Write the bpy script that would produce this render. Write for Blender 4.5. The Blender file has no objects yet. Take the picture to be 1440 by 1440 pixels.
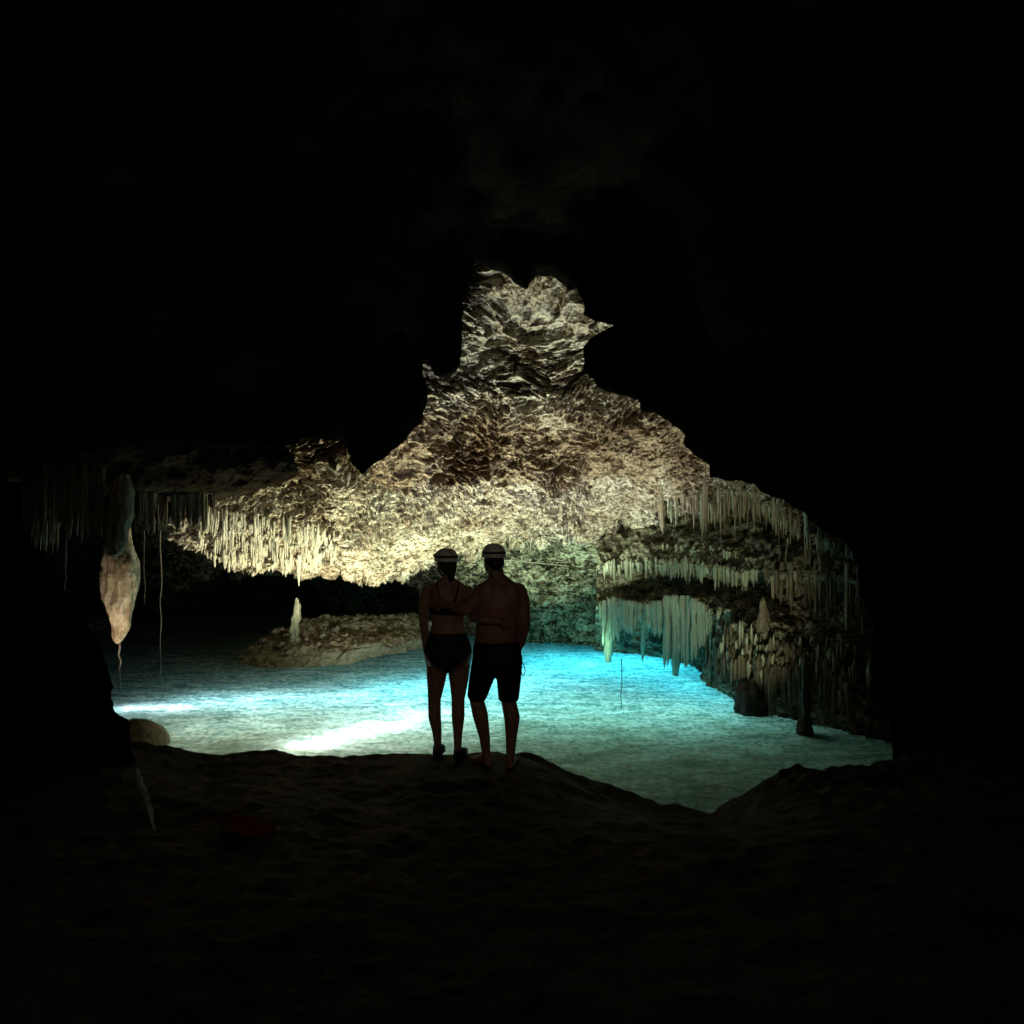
import bpy, bmesh, math, random
import numpy as np
from mathutils import Vector, Matrix, Quaternion
random.seed(7); np.random.seed(7)
SC = bpy.context.scene
COL = SC.collection

# ------------------------------------------------------------------ camera, world, lamps, exposure
CZ = 2.6; F = 1080.0                      # camera height above the water, focal length in photo pixels
cam_d = bpy.data.cameras.new('camera'); cam = bpy.data.objects.new('camera', cam_d); COL.objects.link(cam)
cam.location = (0, 0, CZ); cam.rotation_euler = (math.radians(90), 0, 0)
cam_d.sensor_width = 36; cam_d.lens = 27; cam_d.clip_start = 0.05; cam_d.clip_end = 200
SC.camera = cam
w = bpy.data.worlds.new("World"); SC.world = w; w.use_nodes = True
bg = w.node_tree.nodes['Background']; bg.inputs[0].default_value = (1.0, 0.84, 0.62, 1); bg.inputs[1].default_value = 0.62  # warm fill added from behind the camera to light the couple's backs
SC.view_settings.view_transform = 'Standard'; SC.view_settings.look = 'None'
SC.view_settings.exposure = 0; SC.view_settings.gamma = 1
SC.cycles.max_bounces = 6; SC.cycles.diffuse_bounces = 4; SC.cycles.glossy_bounces = 2
SC.cycles.transmission_bounces = 4; SC.cycles.sample_clamp_indirect = 4
SC.cycles.use_denoising = True

def W(px, py, d):                         # where a point of the place at distance d lies
    return np.array([(px-720)/F*d, d, CZ-(py-720)/F*d])
def aim(o, tgt):
    v = Vector(tgt)-o.location
    o.rotation_euler = v.to_track_quat('-Z', 'Y').to_euler()
def spot(loc, tgt, energy, color, angle, blend=0.5, radius=0.06):
    l = bpy.data.lights.new('flood_lamp', 'SPOT'); l.energy = energy; l.color = color
    l.spot_size = math.radians(angle); l.spot_blend = blend; l.shadow_soft_size = radius
    o = bpy.data.objects.new('flood_lamp', l); COL.objects.link(o); o.location = loc; aim(o, tgt); return o
def bar(loc, tgt, energy, color, sx, sy, rz=0, spread=180):
    l = bpy.data.lights.new('submerged_lamp', 'AREA'); l.energy = energy; l.color = color
    l.shape = 'RECTANGLE'; l.size = sx; l.size_y = sy; l.spread = math.radians(spread)
    o = bpy.data.objects.new('submerged_lamp', l); COL.objects.link(o); o.location = loc
    o.rotation_euler = (math.radians(180), 0, rz); return o
# flood lamps at the water line, turned up at the rock
spot((-2.9, 11.2, 0.08), (-3.2, 12.1, 2.6), 700, (1.0, 0.92, 0.60), 122, 0.5)
spot((-0.5, 11.6, 0.08), (-0.5, 12.6, 2.6), 1060, (0.88, 1.0, 0.68), 122, 0.5)
spot((0.6, 10.3, 0.08), (0.5, 11.6, 4.4), 640, (0.97, 0.97, 1.0), 96, 0.7)
spot((-4.75, 9.0, 0.25), (-5.05, 10.6, 1.7), 80, (1.0, 0.90, 0.70), 60, 0.8)
spot((1.3, 12.6, 0.10), (0.9, 15.0, 1.2), 62, (0.45, 1.0, 0.66), 120, 0.9)
spot((2.6, 7.65, 0.14), (2.5, 12.2, 2.7), 250, (0.94, 1.0, 0.66), 62, 0.9)
spot((-1.3, 9.6, 0.10), (-2.4, 13.9, 1.2), 430, (0.95, 1.0, 0.78), 58, 0.9)  # fill added to brighten the mound, not a lamp of the cave
# lamps under the milky water
bar((-2.0, 8.85, -0.20), None, 34, (0.86, 0.92, 1.0), 1.3, 0.14, math.radians(48))
bar((-1.4, 9.5, -0.40), None, 22, (0.82, 0.94, 1.0), 1.6, 0.3, math.radians(40))
bar((-4.75, 10.2, -0.18), None, 16, (0.86, 0.92, 1.0), 0.9, 0.2, math.radians(5))
bar((-3.2, 10.7, -0.5), None, 52, (0.68, 0.94, 1.0), 2.6, 0.4, math.radians(5))
bar((1.6, 13.2, -0.8), None, 175, (0.07, 0.78, 1.0), 2.8, 1.6)
bar((2.9, 11.2, -0.6), None, 36, (0.10, 0.80, 1.0), 2.0, 0.8, math.radians(-40))
bar((-0.7, 11.6, -0.8), None, 115, (0.30, 0.88, 1.0), 2.8, 0.8, math.radians(20))
bar((0.9, 10.2, -1.0), None, 108, (0.46, 0.96, 0.86), 4.0, 1.4)  # broad fill under the water, added to brighten the near pool
bar((-2.4, 9.6, -1.0), None, 92, (0.90, 0.98, 0.85), 3.6, 1.2)  # another added broad fill, lifting the water by the near bank

# ------------------------------------------------------------------ numpy noise
def _hash(ix, iy, iz, s):
    h = (ix.astype(np.uint32)*np.uint32(374761393) + iy.astype(np.uint32)*np.uint32(668265263)
         + iz.astype(np.uint32)*np.uint32(2147483647) + np.uint32((s*1274126177) & 0xffffffff))
    h = (h ^ (h >> np.uint32(13)))*np.uint32(1274126177)
    h = (h ^ (h >> np.uint32(15)))*np.uint32(2246822519)
    h = h ^ (h >> np.uint32(16))
    return (h & np.uint32(0xffffff)).astype(np.float32)/np.float32(0xffffff)
def vnoise(p, s=0):
    i = np.floor(p).astype(np.int64); f = (p-i).astype(np.float32); u = f*f*f*(f*(f*6-15)+10)
    r = 0
    for dx in (0, 1):
        for dy in (0, 1):
            for dz in (0, 1):
                wt = (u[:, 0] if dx else 1-u[:, 0])*(u[:, 1] if dy else 1-u[:, 1])*(u[:, 2] if dz else 1-u[:, 2])
                r = r+wt*_hash(i[:, 0]+dx, i[:, 1]+dy, i[:, 2]+dz, s)
    return r*2-1
def fbm(p, o=4, s=0, g=0.5):
    a = 1.0; r = 0; t = 0
    for k in range(o):
        r = r+a*vnoise(p, s+k*17); t += a; p = p*2.03+11.3; a *= g
    return r/t
def ridged(p, o=4, s=0):
    a = 1.0; r = 0; t = 0
    for k in range(o):
        r = r+a*(1-np.abs(vnoise(p, s+k*17))*2); t += a; p = p*2.07+5.1; a *= 0.5
    return r/t
def worley(p, s=0):
    i = np.floor(p).astype(np.int64); f = p-i
    d1 = np.full(len(p), 9.0); d2 = d1.copy()
    for dx in (-1, 0, 1):
        for dy in (-1, 0, 1):
            for dz in (-1, 0, 1):
                c = (i[:, 0]+dx, i[:, 1]+dy, i[:, 2]+dz)
                q = np.stack([dx+_hash(*c, s), dy+_hash(*c, s+1), dz+_hash(*c, s+2)], 1)-f
                d = np.sqrt((q*q).sum(1))
                n = d < d1
                d2 = np.where(n, d1, np.minimum(d2, d)); d1 = np.where(n, d, d1)
    return d1, d2
def sstep(a, b, x):
    t = np.clip((x-a)/(b-a), 0, 1); return t*t*(3-2*t)

# ------------------------------------------------------------------ materials
def newmat(name):
    m = bpy.data.materials.new(name); m.use_nodes = True; nt = m.node_tree
    b = nt.nodes['Principled BSDF']; return m, nt, b
def rock(name, c1, c2, c3, scale=1.0, rough=0.85, bump=0.5, bscale=14, spec=0.25, stretch=(1, 1, 1), dist=0.03, stain_shade=None):
    m, nt, b = newmat(name); N = nt.nodes; L = nt.links
    tc = N.new('ShaderNodeTexCoord'); mp = N.new('ShaderNodeMapping'); mp.inputs['Scale'].default_value = stretch
    L.new(tc.outputs['Object'], mp.inputs[0])
    n1 = N.new('ShaderNodeTexNoise'); n1.inputs['Scale'].default_value = 1.3*scale; n1.inputs['Detail'].default_value = 8; n1.inputs['Roughness'].default_value = 0.65
    n2 = N.new('ShaderNodeTexNoise'); n2.inputs['Scale'].default_value = bscale; n2.inputs['Detail'].default_value = 6; n2.inputs['Roughness'].default_value = 0.7
    L.new(mp.outputs[0], n1.inputs['Vector']); L.new(mp.outputs[0], n2.inputs['Vector'])
    r = N.new('ShaderNodeValToRGB'); e = r.color_ramp.elements
    e[0].position = 0.32; e[0].color = (*c1, 1); e[1].position = 0.68; e[1].color = (*c3, 1)
    k = e.new(0.5); k.color = (*c2, 1)
    L.new(n1.outputs['Fac'], r.inputs[0])
    mx = N.new('ShaderNodeMix'); mx.data_type = 'RGBA'; mx.blend_type = 'MULTIPLY'; mx.inputs['Factor'].default_value = 0.6
    r2 = N.new('ShaderNodeValToRGB'); r2.color_ramp.elements[0].position = 0.36; r2.color_ramp.elements[0].color = (.30, .26, .21, 1); r2.color_ramp.elements[1].position = 0.56
    L.new(n2.outputs['Fac'], r2.inputs[0])
    L.new(r.outputs[0], mx.inputs['A']); L.new(r2.outputs[0], mx.inputs['B']); L.new(mx.outputs['Result'], b.inputs['Base Color'])
    if stain_shade:                                # dark specks: pit shade painted on ceiling and wall, random tone elsewhere
        sm_ = N.new('ShaderNodeMapping'); sm_.inputs['Scale'].default_value = (1, 1, 1.9); sm_.inputs['Rotation'].default_value = (0, .25, 0); L.new(tc.outputs['Object'], sm_.inputs[0])
        prev = mx.outputs['Result']
        for sc_, lo, hi, amt, dst in stain_shade:
            n5 = N.new('ShaderNodeTexNoise'); n5.inputs['Scale'].default_value = sc_; n5.inputs['Detail'].default_value = 6; n5.inputs['Roughness'].default_value = .62; n5.inputs['Distortion'].default_value = dst; L.new(sm_.outputs[0], n5.inputs['Vector'])
            r5 = N.new('ShaderNodeValToRGB'); r5.color_ramp.elements[0].position = lo; r5.color_ramp.elements[0].color = (amt, amt*.86, amt*.72, 1); r5.color_ramp.elements[1].position = hi; L.new(n5.outputs['Fac'], r5.inputs[0])
            m5 = N.new('ShaderNodeMix'); m5.data_type = 'RGBA'; m5.blend_type = 'MULTIPLY'; m5.inputs['Factor'].default_value = 1; L.new(prev, m5.inputs['A']); L.new(r5.outputs[0], m5.inputs['B']); prev = m5.outputs['Result']
        L.new(prev, b.inputs['Base Color'])
    bp = N.new('ShaderNodeBump'); bp.inputs['Strength'].default_value = bump; bp.inputs['Distance'].default_value = dist
    L.new(n2.outputs['Fac'], bp.inputs['Height']); L.new(bp.outputs[0], b.inputs['Normal'])
    b.inputs['Roughness'].default_value = rough; b.inputs['Specular IOR Level'].default_value = spec
    return m
def plain(name, c, rough=0.6, spec=0.4, var=0.25, sc=40, bump=0.1):
    return rock(name, tuple(x*(1-var) for x in c), c, tuple(min(1, x*(1+var)) for x in c), sc/10, rough, bump, sc, spec, dist=0.004)
def shade_band(m, z0, z1, c):                     # the ceiling bulge's shadow, painted as a browner band between two heights
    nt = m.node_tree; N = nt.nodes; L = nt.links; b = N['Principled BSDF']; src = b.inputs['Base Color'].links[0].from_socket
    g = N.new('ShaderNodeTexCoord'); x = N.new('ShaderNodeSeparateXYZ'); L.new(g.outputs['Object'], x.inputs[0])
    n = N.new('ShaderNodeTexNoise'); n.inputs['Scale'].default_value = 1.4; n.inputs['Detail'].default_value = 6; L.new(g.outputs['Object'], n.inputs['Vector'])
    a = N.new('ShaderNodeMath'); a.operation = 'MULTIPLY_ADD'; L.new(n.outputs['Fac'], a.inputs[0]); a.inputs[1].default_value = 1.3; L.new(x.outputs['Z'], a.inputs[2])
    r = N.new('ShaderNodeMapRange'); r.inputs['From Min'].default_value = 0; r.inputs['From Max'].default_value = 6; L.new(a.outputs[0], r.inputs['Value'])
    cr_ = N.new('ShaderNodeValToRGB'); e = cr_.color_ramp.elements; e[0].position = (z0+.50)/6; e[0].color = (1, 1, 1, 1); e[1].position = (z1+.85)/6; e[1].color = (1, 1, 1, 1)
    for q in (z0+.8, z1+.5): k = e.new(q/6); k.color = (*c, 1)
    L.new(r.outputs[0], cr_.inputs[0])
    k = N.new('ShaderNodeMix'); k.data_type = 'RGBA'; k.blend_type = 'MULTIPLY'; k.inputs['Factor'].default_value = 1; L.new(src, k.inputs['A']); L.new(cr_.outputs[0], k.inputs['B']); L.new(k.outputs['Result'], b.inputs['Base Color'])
M_ceil = rock('limestone', (.33, .25, .17), (.55, .49, .38), (.66, .62, .52), 1.2, .9, 1.0, 24, dist=.05, stain_shade=[(7, .39, .50, .30, .6), (17, .40, .52, .24, .3)])
shade_band(M_ceil, 3.05, 4.05, (.66, .55, .46))
M_wall = rock('green_limestone', (.10, .11, .08), (.28, .31, .22), (.48, .52, .40), 1.4, .85, .8, 12, dist=.04, stain_shade=[(6, .42, .52, .15, .6), (14, .42, .52, .25, .3)])
M_terr = rock('terrace_limestone', (.13, .12, .085), (.28, .27, .19), (.42, .41, .30), 1.3, .8, .8, 14, stretch=(1, 1, 2.2), dist=.04, stain_shade=[(5, .42, .54, .25, .6), (14, .40, .52, .3, .3)])
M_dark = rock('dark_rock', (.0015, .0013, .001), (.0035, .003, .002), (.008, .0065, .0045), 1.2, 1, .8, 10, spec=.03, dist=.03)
M_low = rock('unlit_rock', (.006, .0045, .003), (.014, .011, .008), (.028, .022, .015), 1.2, 1, .8, 10, spec=0, dist=.03)  # near-black colour makes the low ceiling look unlit
M_floor = rock('floor_rock', (.014, .008, .004), (.044, .026, .013), (.09, .056, .03), 1.5, .8, 1, 26, dist=.03, stain_shade=[(5, .40, .54, .45, .6)])
M_mound = rock('mound_rock', (.17, .15, .10), (.31, .28, .20), (.46, .44, .34), 2.0, .85, 1, 14, dist=.05, stain_shade=[(5, .38, .52, .35, .6), (16, .40, .52, .35, .3)])
def glow_rim(m, z, c):                         # water glow on the mound's lower rim, painted as a paler green tone
    nt = m.node_tree; N = nt.nodes; L = nt.links; b = N['Principled BSDF']; src = b.inputs['Base Color'].links[0].from_socket
    g = N.new('ShaderNodeNewGeometry'); x = N.new('ShaderNodeSeparateXYZ'); L.new(g.outputs['Position'], x.inputs[0])
    n = N.new('ShaderNodeTexNoise'); n.inputs['Scale'].default_value = 3; n.inputs['Detail'].default_value = 5; L.new(g.outputs['Position'], n.inputs['Vector'])
    a = N.new('ShaderNodeMath'); a.operation = 'MULTIPLY_ADD'; L.new(n.outputs['Fac'], a.inputs[0]); a.inputs[1].default_value = -.5; L.new(x.outputs['Z'], a.inputs[2])
    r = N.new('ShaderNodeMapRange'); r.inputs['From Min'].default_value = z-.24; r.inputs['From Max'].default_value = z-.29; r.inputs['To Max'].default_value = .6; L.new(a.outputs[0], r.inputs['Value'])
    k = N.new('ShaderNodeMix'); k.data_type = 'RGBA'; L.new(r.outputs[0], k.inputs['Factor']); L.new(src, k.inputs['A']); k.inputs['B'].default_value = (*c, 1); L.new(k.outputs['Result'], b.inputs['Base Color'])
glow_rim(M_mound, .24, (.30, .32, .23))
M_pale = rock('pale_calcite', (.38, .36, .27), (.55, .53, .42), (.68, .66, .55), 3, .6, .6, 20, .35, (1, 1, .35), .012)
M_green = rock('green_calcite', (.20, .22, .15), (.36, .38, .27), (.50, .52, .40), 3, .6, .6, 20, .35, (1, 1, .3), .012)
M_rust = rock('rusty_calcite', (.12, .085, .05), (.26, .20, .13), (.48, .43, .33), 3, .6, .6, 20, .35, (1, 1, .3), .012)
M_brown = rock('brown_calcite', (.05, .038, .024), (.12, .095, .06), (.22, .18, .12), 3, .65, .7, 20, .35, (1, 1, .3), .012)
M_pend = rock('pendant_calcite', (.36, .25, .15), (.55, .42, .28), (.66, .54, .40), 3, .7, .9, 16, .3, (1, 1, .4), .02)
M_boul = rock('wet_brown_rock', (.02, .014, .008), (.05, .036, .02), (.10, .075, .045), 4, .6, 1, 18, .4, dist=.03, stain_shade=[(8, .40, .52, .3, .5)])
M_root = plain('root_bark', (.16, .13, .10), .8)
def water_mat():
    m = bpy.data.materials.new('milky_water'); m.use_nodes = True; nt = m.node_tree; N = nt.nodes; L = nt.links
    N.remove(N['Principled BSDF']); out = N['Material Output']
    tc = N.new('ShaderNodeTexCoord'); mp = N.new('ShaderNodeMapping'); mp.inputs['Scale'].default_value = (1.0, .85, 1); mp.inputs['Rotation'].default_value = (0, 0, .35)
    L.new(tc.outputs['Object'], mp.inputs[0])
    mp2 = N.new('ShaderNodeMapping'); mp2.inputs['Scale'].default_value = (.8, 2.1, 1); mp2.inputs['Rotation'].default_value = (0, 0, -.18); L.new(tc.outputs['Object'], mp2.inputs[0])
    na = N.new('ShaderNodeTexNoise'); na.inputs['Scale'].default_value = 3.2; na.inputs['Detail'].default_value = 5; na.inputs['Roughness'].default_value = .6; na.inputs['Distortion'].default_value = .9; L.new(mp2.outputs[0], na.inputs['Vector'])
    nb_ = N.new('ShaderNodeTexNoise'); nb_.inputs['Scale'].default_value = 15; nb_.inputs['Detail'].default_value = 6; nb_.inputs['Roughness'].default_value = .7; nb_.inputs['Distortion'].default_value = .5; L.new(mp.outputs[0], nb_.inputs['Vector'])
    n = N.new('ShaderNodeMix'); n.data_type = 'FLOAT'; n.inputs['Factor'].default_value = .58; L.new(na.outputs['Fac'], n.inputs['A']); L.new(nb_.outputs['Fac'], n.inputs['B'])
    mp3 = N.new('ShaderNodeMapping'); mp3.inputs['Scale'].default_value = (.9, 1.7, 1); mp3.inputs['Rotation'].default_value = (0, 0, -.35); L.new(tc.outputs['Object'], mp3.inputs[0])
    n3 = N.new('ShaderNodeTexNoise'); n3.inputs['Scale'].default_value = .9; n3.inputs['Detail'].default_value = 7; n3.inputs['Distortion'].default_value = 1.2
    L.new(mp3.outputs[0], n3.inputs['Vector'])
    r = N.new('ShaderNodeValToRGB'); e = r.color_ramp.elements
    e[0].position = .43; e[0].color = (.12, .30, .29, 1); e[1].position = .585; e[1].color = (.66, .88, .85, 1)
    L.new(n.outputs['Result'], r.inputs[0])
    # sand shows through where the pool is shallow, by the bank
    sx = N.new('ShaderNodeSeparateXYZ'); L.new(tc.outputs['Object'], sx.inputs[0])
    ad = N.new('ShaderNodeMath'); ad.operation = 'MULTIPLY_ADD'; L.new(n3.outputs['Fac'], ad.inputs[0]); ad.inputs[1].default_value = 2.6; L.new(sx.outputs['Y'], ad.inputs[2])
    sh = N.new('ShaderNodeMapRange'); sh.inputs['From Min'].default_value = 9.1; sh.inputs['From Max'].default_value = 11.7; L.new(ad.outputs[0], sh.inputs['Value'])
    r0 = N.new('ShaderNodeValToRGB'); e0 = r0.color_ramp.elements
    e0[0].position = .38; e0[0].color = (.20, .22, .12, 1); e0[1].position = .64; e0[1].color = (.66, .68, .47, 1); L.new(n.outputs['Result'], r0.inputs[0])
    cm = N.new('ShaderNodeMix'); cm.data_type = 'RGBA'; L.new(sh.outputs[0], cm.inputs['Factor']); L.new(r0.outputs[0], cm.inputs['A']); L.new(r.outputs[0], cm.inputs['B'])
    bp = N.new('ShaderNodeBump'); bp.inputs['Strength'].default_value = 1; bp.inputs['Distance'].default_value = .12
    L.new(n.outputs['Result'], bp.inputs['Height'])
    d = N.new('ShaderNodeBsdfDiffuse'); t = N.new('ShaderNodeBsdfTranslucent'); g = N.new('ShaderNodeBsdfGlossy'); g.inputs['Roughness'].default_value = .10
    r3 = N.new('ShaderNodeValToRGB'); r3.color_ramp.elements[0].position = .38; r3.color_ramp.elements[0].color = (.66, .72, .74, 1); r3.color_ramp.elements[1].position = .60; L.new(n3.outputs['Fac'], r3.inputs[0])
    m3 = N.new('ShaderNodeMix'); m3.data_type = 'RGBA'; m3.blend_type = 'MULTIPLY'; m3.inputs['Factor'].default_value = 1; L.new(cm.outputs['Result'], m3.inputs['A']); L.new(r3.outputs[0], m3.inputs['B'])
    for x in (d, t): L.new(m3.outputs['Result'], x.inputs['Color']); L.new(bp.outputs[0], x.inputs['Normal'])
    L.new(bp.outputs[0], g.inputs['Normal'])
    mx = N.new('ShaderNodeMixShader'); mx.inputs[0].default_value = .55; L.new(d.outputs[0], mx.inputs[1]); L.new(t.outputs[0], mx.inputs[2])
    fr = N.new('ShaderNodeFresnel'); fr.inputs['IOR'].default_value = 1.33; L.new(bp.outputs[0], fr.inputs['Normal'])
    m2 = N.new('ShaderNodeMixShader'); L.new(fr.outputs[0], m2.inputs[0]); L.new(mx.outputs[0], m2.inputs[1]); L.new(g.outputs[0], m2.inputs[2])
    L.new(m2.outputs[0], out.inputs['Surface']); return m
M_water = water_mat()
M_skin = plain('tanned_skin', (.34, .185, .115), .5, .4, .08, 30, .05)
M_skin2 = plain('fair_skin', (.37, .21, .14), .5, .4, .08, 30, .05)
M_black = plain('black_cloth', (.012, .012, .014), .8, .3, .2, 60)
M_navy = plain('navy_cloth', (.010, .012, .018), .8, .3, .2, 60)
M_helm = plain('white_plastic', (.86, .85, .80), .35, .5, .06, 20, .02)
M_strap = plain('dark_strap', (.02, .02, .02), .6)
M_hair = plain('dark_hair', (.02, .014, .01), .6, .4, .3, 80, .4)
M_band = plain('pale_band', (.6, .6, .58), .5)
M_cloth = plain('white_film', (.30, .31, .33), .25, .6, .05, 12, .2)
M_red = plain('red_cloth', (.12, .018, .012), .8, .3, .2, 30, .3)
M_cable = plain('pale_cable', (.16, .16, .12), .6)
M_root2 = plain('wet_root', (.03, .024, .018), .6)

# ------------------------------------------------------------------ mesh helpers
def tag(o, label=None, cat=None, group=None, kind=None):
    if label: o['label'] = label
    if cat: o['category'] = cat
    if group: o['group'] = group
    if kind: o['kind'] = kind
    return o
def mesh_np(name, V, Q, mat, parent=None, smooth=True):
    me = bpy.data.meshes.new(name); V = np.asarray(V, np.float32); Q = np.asarray(Q, np.int32)
    k = Q.shape[1]
    me.vertices.add(len(V)); me.vertices.foreach_set('co', V.ravel())
    me.loops.add(Q.size); me.loops.foreach_set('vertex_index', Q.ravel())
    me.polygons.add(len(Q)); me.polygons.foreach_set('loop_start', np.arange(0, Q.size, k, dtype=np.int32))
    me.update(calc_edges=True); me.validate()
    me.polygons.foreach_set('use_smooth', np.full(len(me.polygons), smooth))
    me.materials.append(mat); o = bpy.data.objects.new(name, me); COL.objects.link(o)
    if parent: o.parent = parent
    return o
def grid_quads(nr, nc, wrap=False):
    r = np.arange(nr-1)[:, None]; c = np.arange(nc if wrap else nc-1)[None, :]; c2 = (c+1) % nc
    return np.stack([r*nc+c, r*nc+c2, (r+1)*nc+c2, (r+1)*nc+c], -1).reshape(-1, 4)
def normals(G, wrap=False):
    if wrap:
        du = np.roll(G, -1, 1)-np.roll(G, 1, 1)
    else:
        du = np.gradient(G, axis=1)
    dv = np.gradient(G, axis=0); n = np.cross(du, dv); l = np.linalg.norm(n, axis=-1, keepdims=True); return n/np.maximum(l, 1e-9)
def blur(A, it):
    for _ in range(it):
        A = (np.pad(A, ((1, 1), (0, 0), (0, 0)), 'edge')[:-2]+2*A+np.pad(A, ((1, 1), (0, 0), (0, 0)), 'edge')[2:])/4
        A = (np.pad(A, ((0, 0), (1, 1), (0, 0)), 'edge')[:, :-2]+2*A+np.pad(A, ((0, 0), (1, 1), (0, 0)), 'edge')[:, 2:])/4
    return A
def cr(A, n, axis):                        # Catmull-Rom resampling of a control net
    A = np.moveaxis(A, axis, 0); m = len(A); t = np.linspace(0, m-1, n); i = np.minimum(t.astype(int), m-2); f = (t-i)[:, None, None] if A.ndim == 3 else (t-i)[:, None]
    g = lambda k: A[np.clip(k, 0, m-1)]
    p0, p1, p2, p3 = g(i-1), g(i), g(i+1), g(i+2)
    R = .5*(2*p1+(p2-p0)*f+(2*p0-5*p1+4*p2-p3)*f*f+(3*p1-p0-3*p2+p3)*f**3)
    return np.moveaxis(R, 0, axis)
def tps(pts):                              # thin plate interpolation of distance over bearings
    P = np.array(pts, float); X = P[:, :2]/300; n = len(X)
    def k(r): return np.where(r > 0, r*r*np.log(np.maximum(r, 1e-9)), 0)
    K = k(np.linalg.norm(X[:, None]-X[None], axis=-1))+np.eye(n)*.02
    T = np.hstack([np.ones((n, 1)), X]); A = np.block([[K, T], [T.T, np.zeros((3, 3))]])
    s = np.linalg.solve(A, np.concatenate([P[:, 2], np.zeros(3)]))
    def f(px, py):
        Y = np.stack([px.ravel(), py.ravel()], 1)/300; out = np.zeros(len(Y))
        for j in range(n): out += s[j]*k(np.linalg.norm(Y-X[j], axis=1))
        return (out+s[n]+Y@s[n+1:]).reshape(px.shape)
    return f
def to3(px, py, d): return np.stack([(px-720)/F*d, d, CZ-(py-720)/F*d], -1)
SURF = {}
def remember(name, G):
    V = G.reshape(-1, 3); SURF[name] = (V, (V[:, 0]/V[:, 1])*F+720, 720-(V[:, 2]-CZ)/V[:, 1]*F)
def hit(px, py, *names, default=12.0):
    best = None
    for n in names:
        V, X, Y = SURF[n]; q = (X-px)**2+(Y-py)**2
        m = np.where(q < 9)[0]
        if len(m):
            v = V[m[np.argmin(V[m, 1])]]
            if best is None or v[1] < best[1]: best = v
        elif best is None and q.min() < 400: best = V[np.argmin(q)]
    return best if best is not None else W(px, py, default)

# ------------------------------------------------------------------ water and ground
xs = np.linspace(-9, 8, 420); ys = np.concatenate([np.linspace(6.0, 16, 380), np.linspace(16.1, 24, 40)]); X, Y = np.meshgrid(xs, ys)
P = np.stack([X, Y, 0*X], -1).reshape(-1, 3)
h = .018*fbm(P*np.array([1.1, 2.0, 1]), 4, 3)+.010*fbm(P*np.array([4, 7, 1]), 3, 9)
P[:, 2] = h
tag(mesh_np('water', P, grid_quads(420, 420), M_water), kind='structure')

lip = np.array([(-700, 1000), (-100, 1010), (120, 1030), (180, 1036), (250, 1042), (290, 1060), (325, 1069), (420, 1063), (560, 1062), (700, 1064), (760, 1072), (850, 1100), (930, 1133), (1000, 1146), (1020, 1118), (1045, 1100), (1075, 1086), (1120, 1070), (1200, 1072), (1440, 1072), (2100, 1050)], float)
DL = 6.6
lip_x = (lip[:, 0]-720)/F*DL; lip_z = CZ-(lip[:, 1]-720)/F*DL
def ground_base(x, y):
    zl = np.interp(x, lip_x, lip_z); ye = DL+.12*np.sin(x*2.1)+.08*np.sin(x*5.3+1)
    zin = .60+.30*sstep(5.2, 1.0, y)
    z = zin+(zl-zin)*sstep(4.6, 6.5, y)
    pl = np.exp(-(((x+.35)/.75)**2+((y-6.15)/.45)**2)**2)
    z = z*(1-pl)+.575*pl
    o = np.maximum(y-ye, 0)
    return z-1.1*o**1.5-.5*o*o
xs = np.linspace(-8, 8, 620); ys = np.concatenate([np.linspace(-4, 2, 60), np.linspace(2.02, 8.3, 420)]); X, Y = np.meshgrid(xs, ys)
P = np.stack([X, Y, ground_base(X, Y)], -1).reshape(-1, 3)
away = 1-np.exp(-(((P[:, 0]+.35)/.7)**2+((P[:, 1]-6.15)/.35)**2)**2)
f1, f2 = worley(P*np.array([2.2, 2.2, 2.2]), 41)
dz = .10*fbm(P*1.1, 5, 21)+.03*(np.clip(f2-f1, 0, .35)-.2)+.012*ridged(P*3.1, 4, 25)-.006
p1, p2 = worley(P*np.array([7, 7, 7]), 45); dz += .030*(p1-.5)+.012*fbm(P*9, 4, 47)
rt = sstep(1.6, 2.4, P[:, 0])*sstep(5.2, 6.3, P[:, 1]); dz += rt*(.03*ridged(P*2.0, 4, 29)+.05*(p1-.5)+.03*fbm(P*6, 4, 31)-.04)
P[:, 2] += dz*(.25+.75*away)
remember('ground', P.reshape(len(ys), 620, 3))
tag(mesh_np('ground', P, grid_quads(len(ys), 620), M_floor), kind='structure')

# ------------------------------------------------------------------ lit ceiling
ceil_d = tps([(640, 330, 10.9), (668, 368, 10.7), (760, 385, 10.4), (860, 455, 10.4), (740, 440, 11.4), (640, 450, 10.9), (830, 520, 11.0), (590, 520, 10.8),
  (730, 520, 11.9), (740, 560, 11.6), (890, 560, 11.0), (580, 600, 10.9), (740, 625, 12.35), (640, 630, 12.2), (850, 620, 12.0), (960, 610, 10.9), (500, 640, 11.0), (430, 610, 11.0),
  (640, 690, 12.3), (740, 690, 12.5), (850, 690, 12.5), (1000, 670, 11.1), (400, 680, 11.4), (310, 690, 11.4), (285, 750, 12.0), (250, 700, 11.7),
  (300, 800, 12.5), (430, 805, 12.8), (540, 812, 13.3), (600, 790, 13.7), (700, 760, 13.7), (850, 745, 13.3), (940, 735, 12.2), (1060, 700, 10.6), (1060, 760, 11.4), (1130, 740, 10.1), (1200, 780, 9.6), (1260, 800, 9.3), (450, 480, 10.5), (1050, 480, 10.4)])
LIP = np.array([(230, 752), (270, 760), (296, 782), (320, 792), (350, 796), (430, 797), (500, 805), (540, 814), (560, 808), (585, 794), (620, 785), (660, 782), (700, 769), (760, 757), (850, 746), (915, 738), (945, 718), (1000, 702), (1060, 704), (1110, 732), (1160, 758), (1210, 784), (1270, 806)], float)
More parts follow.
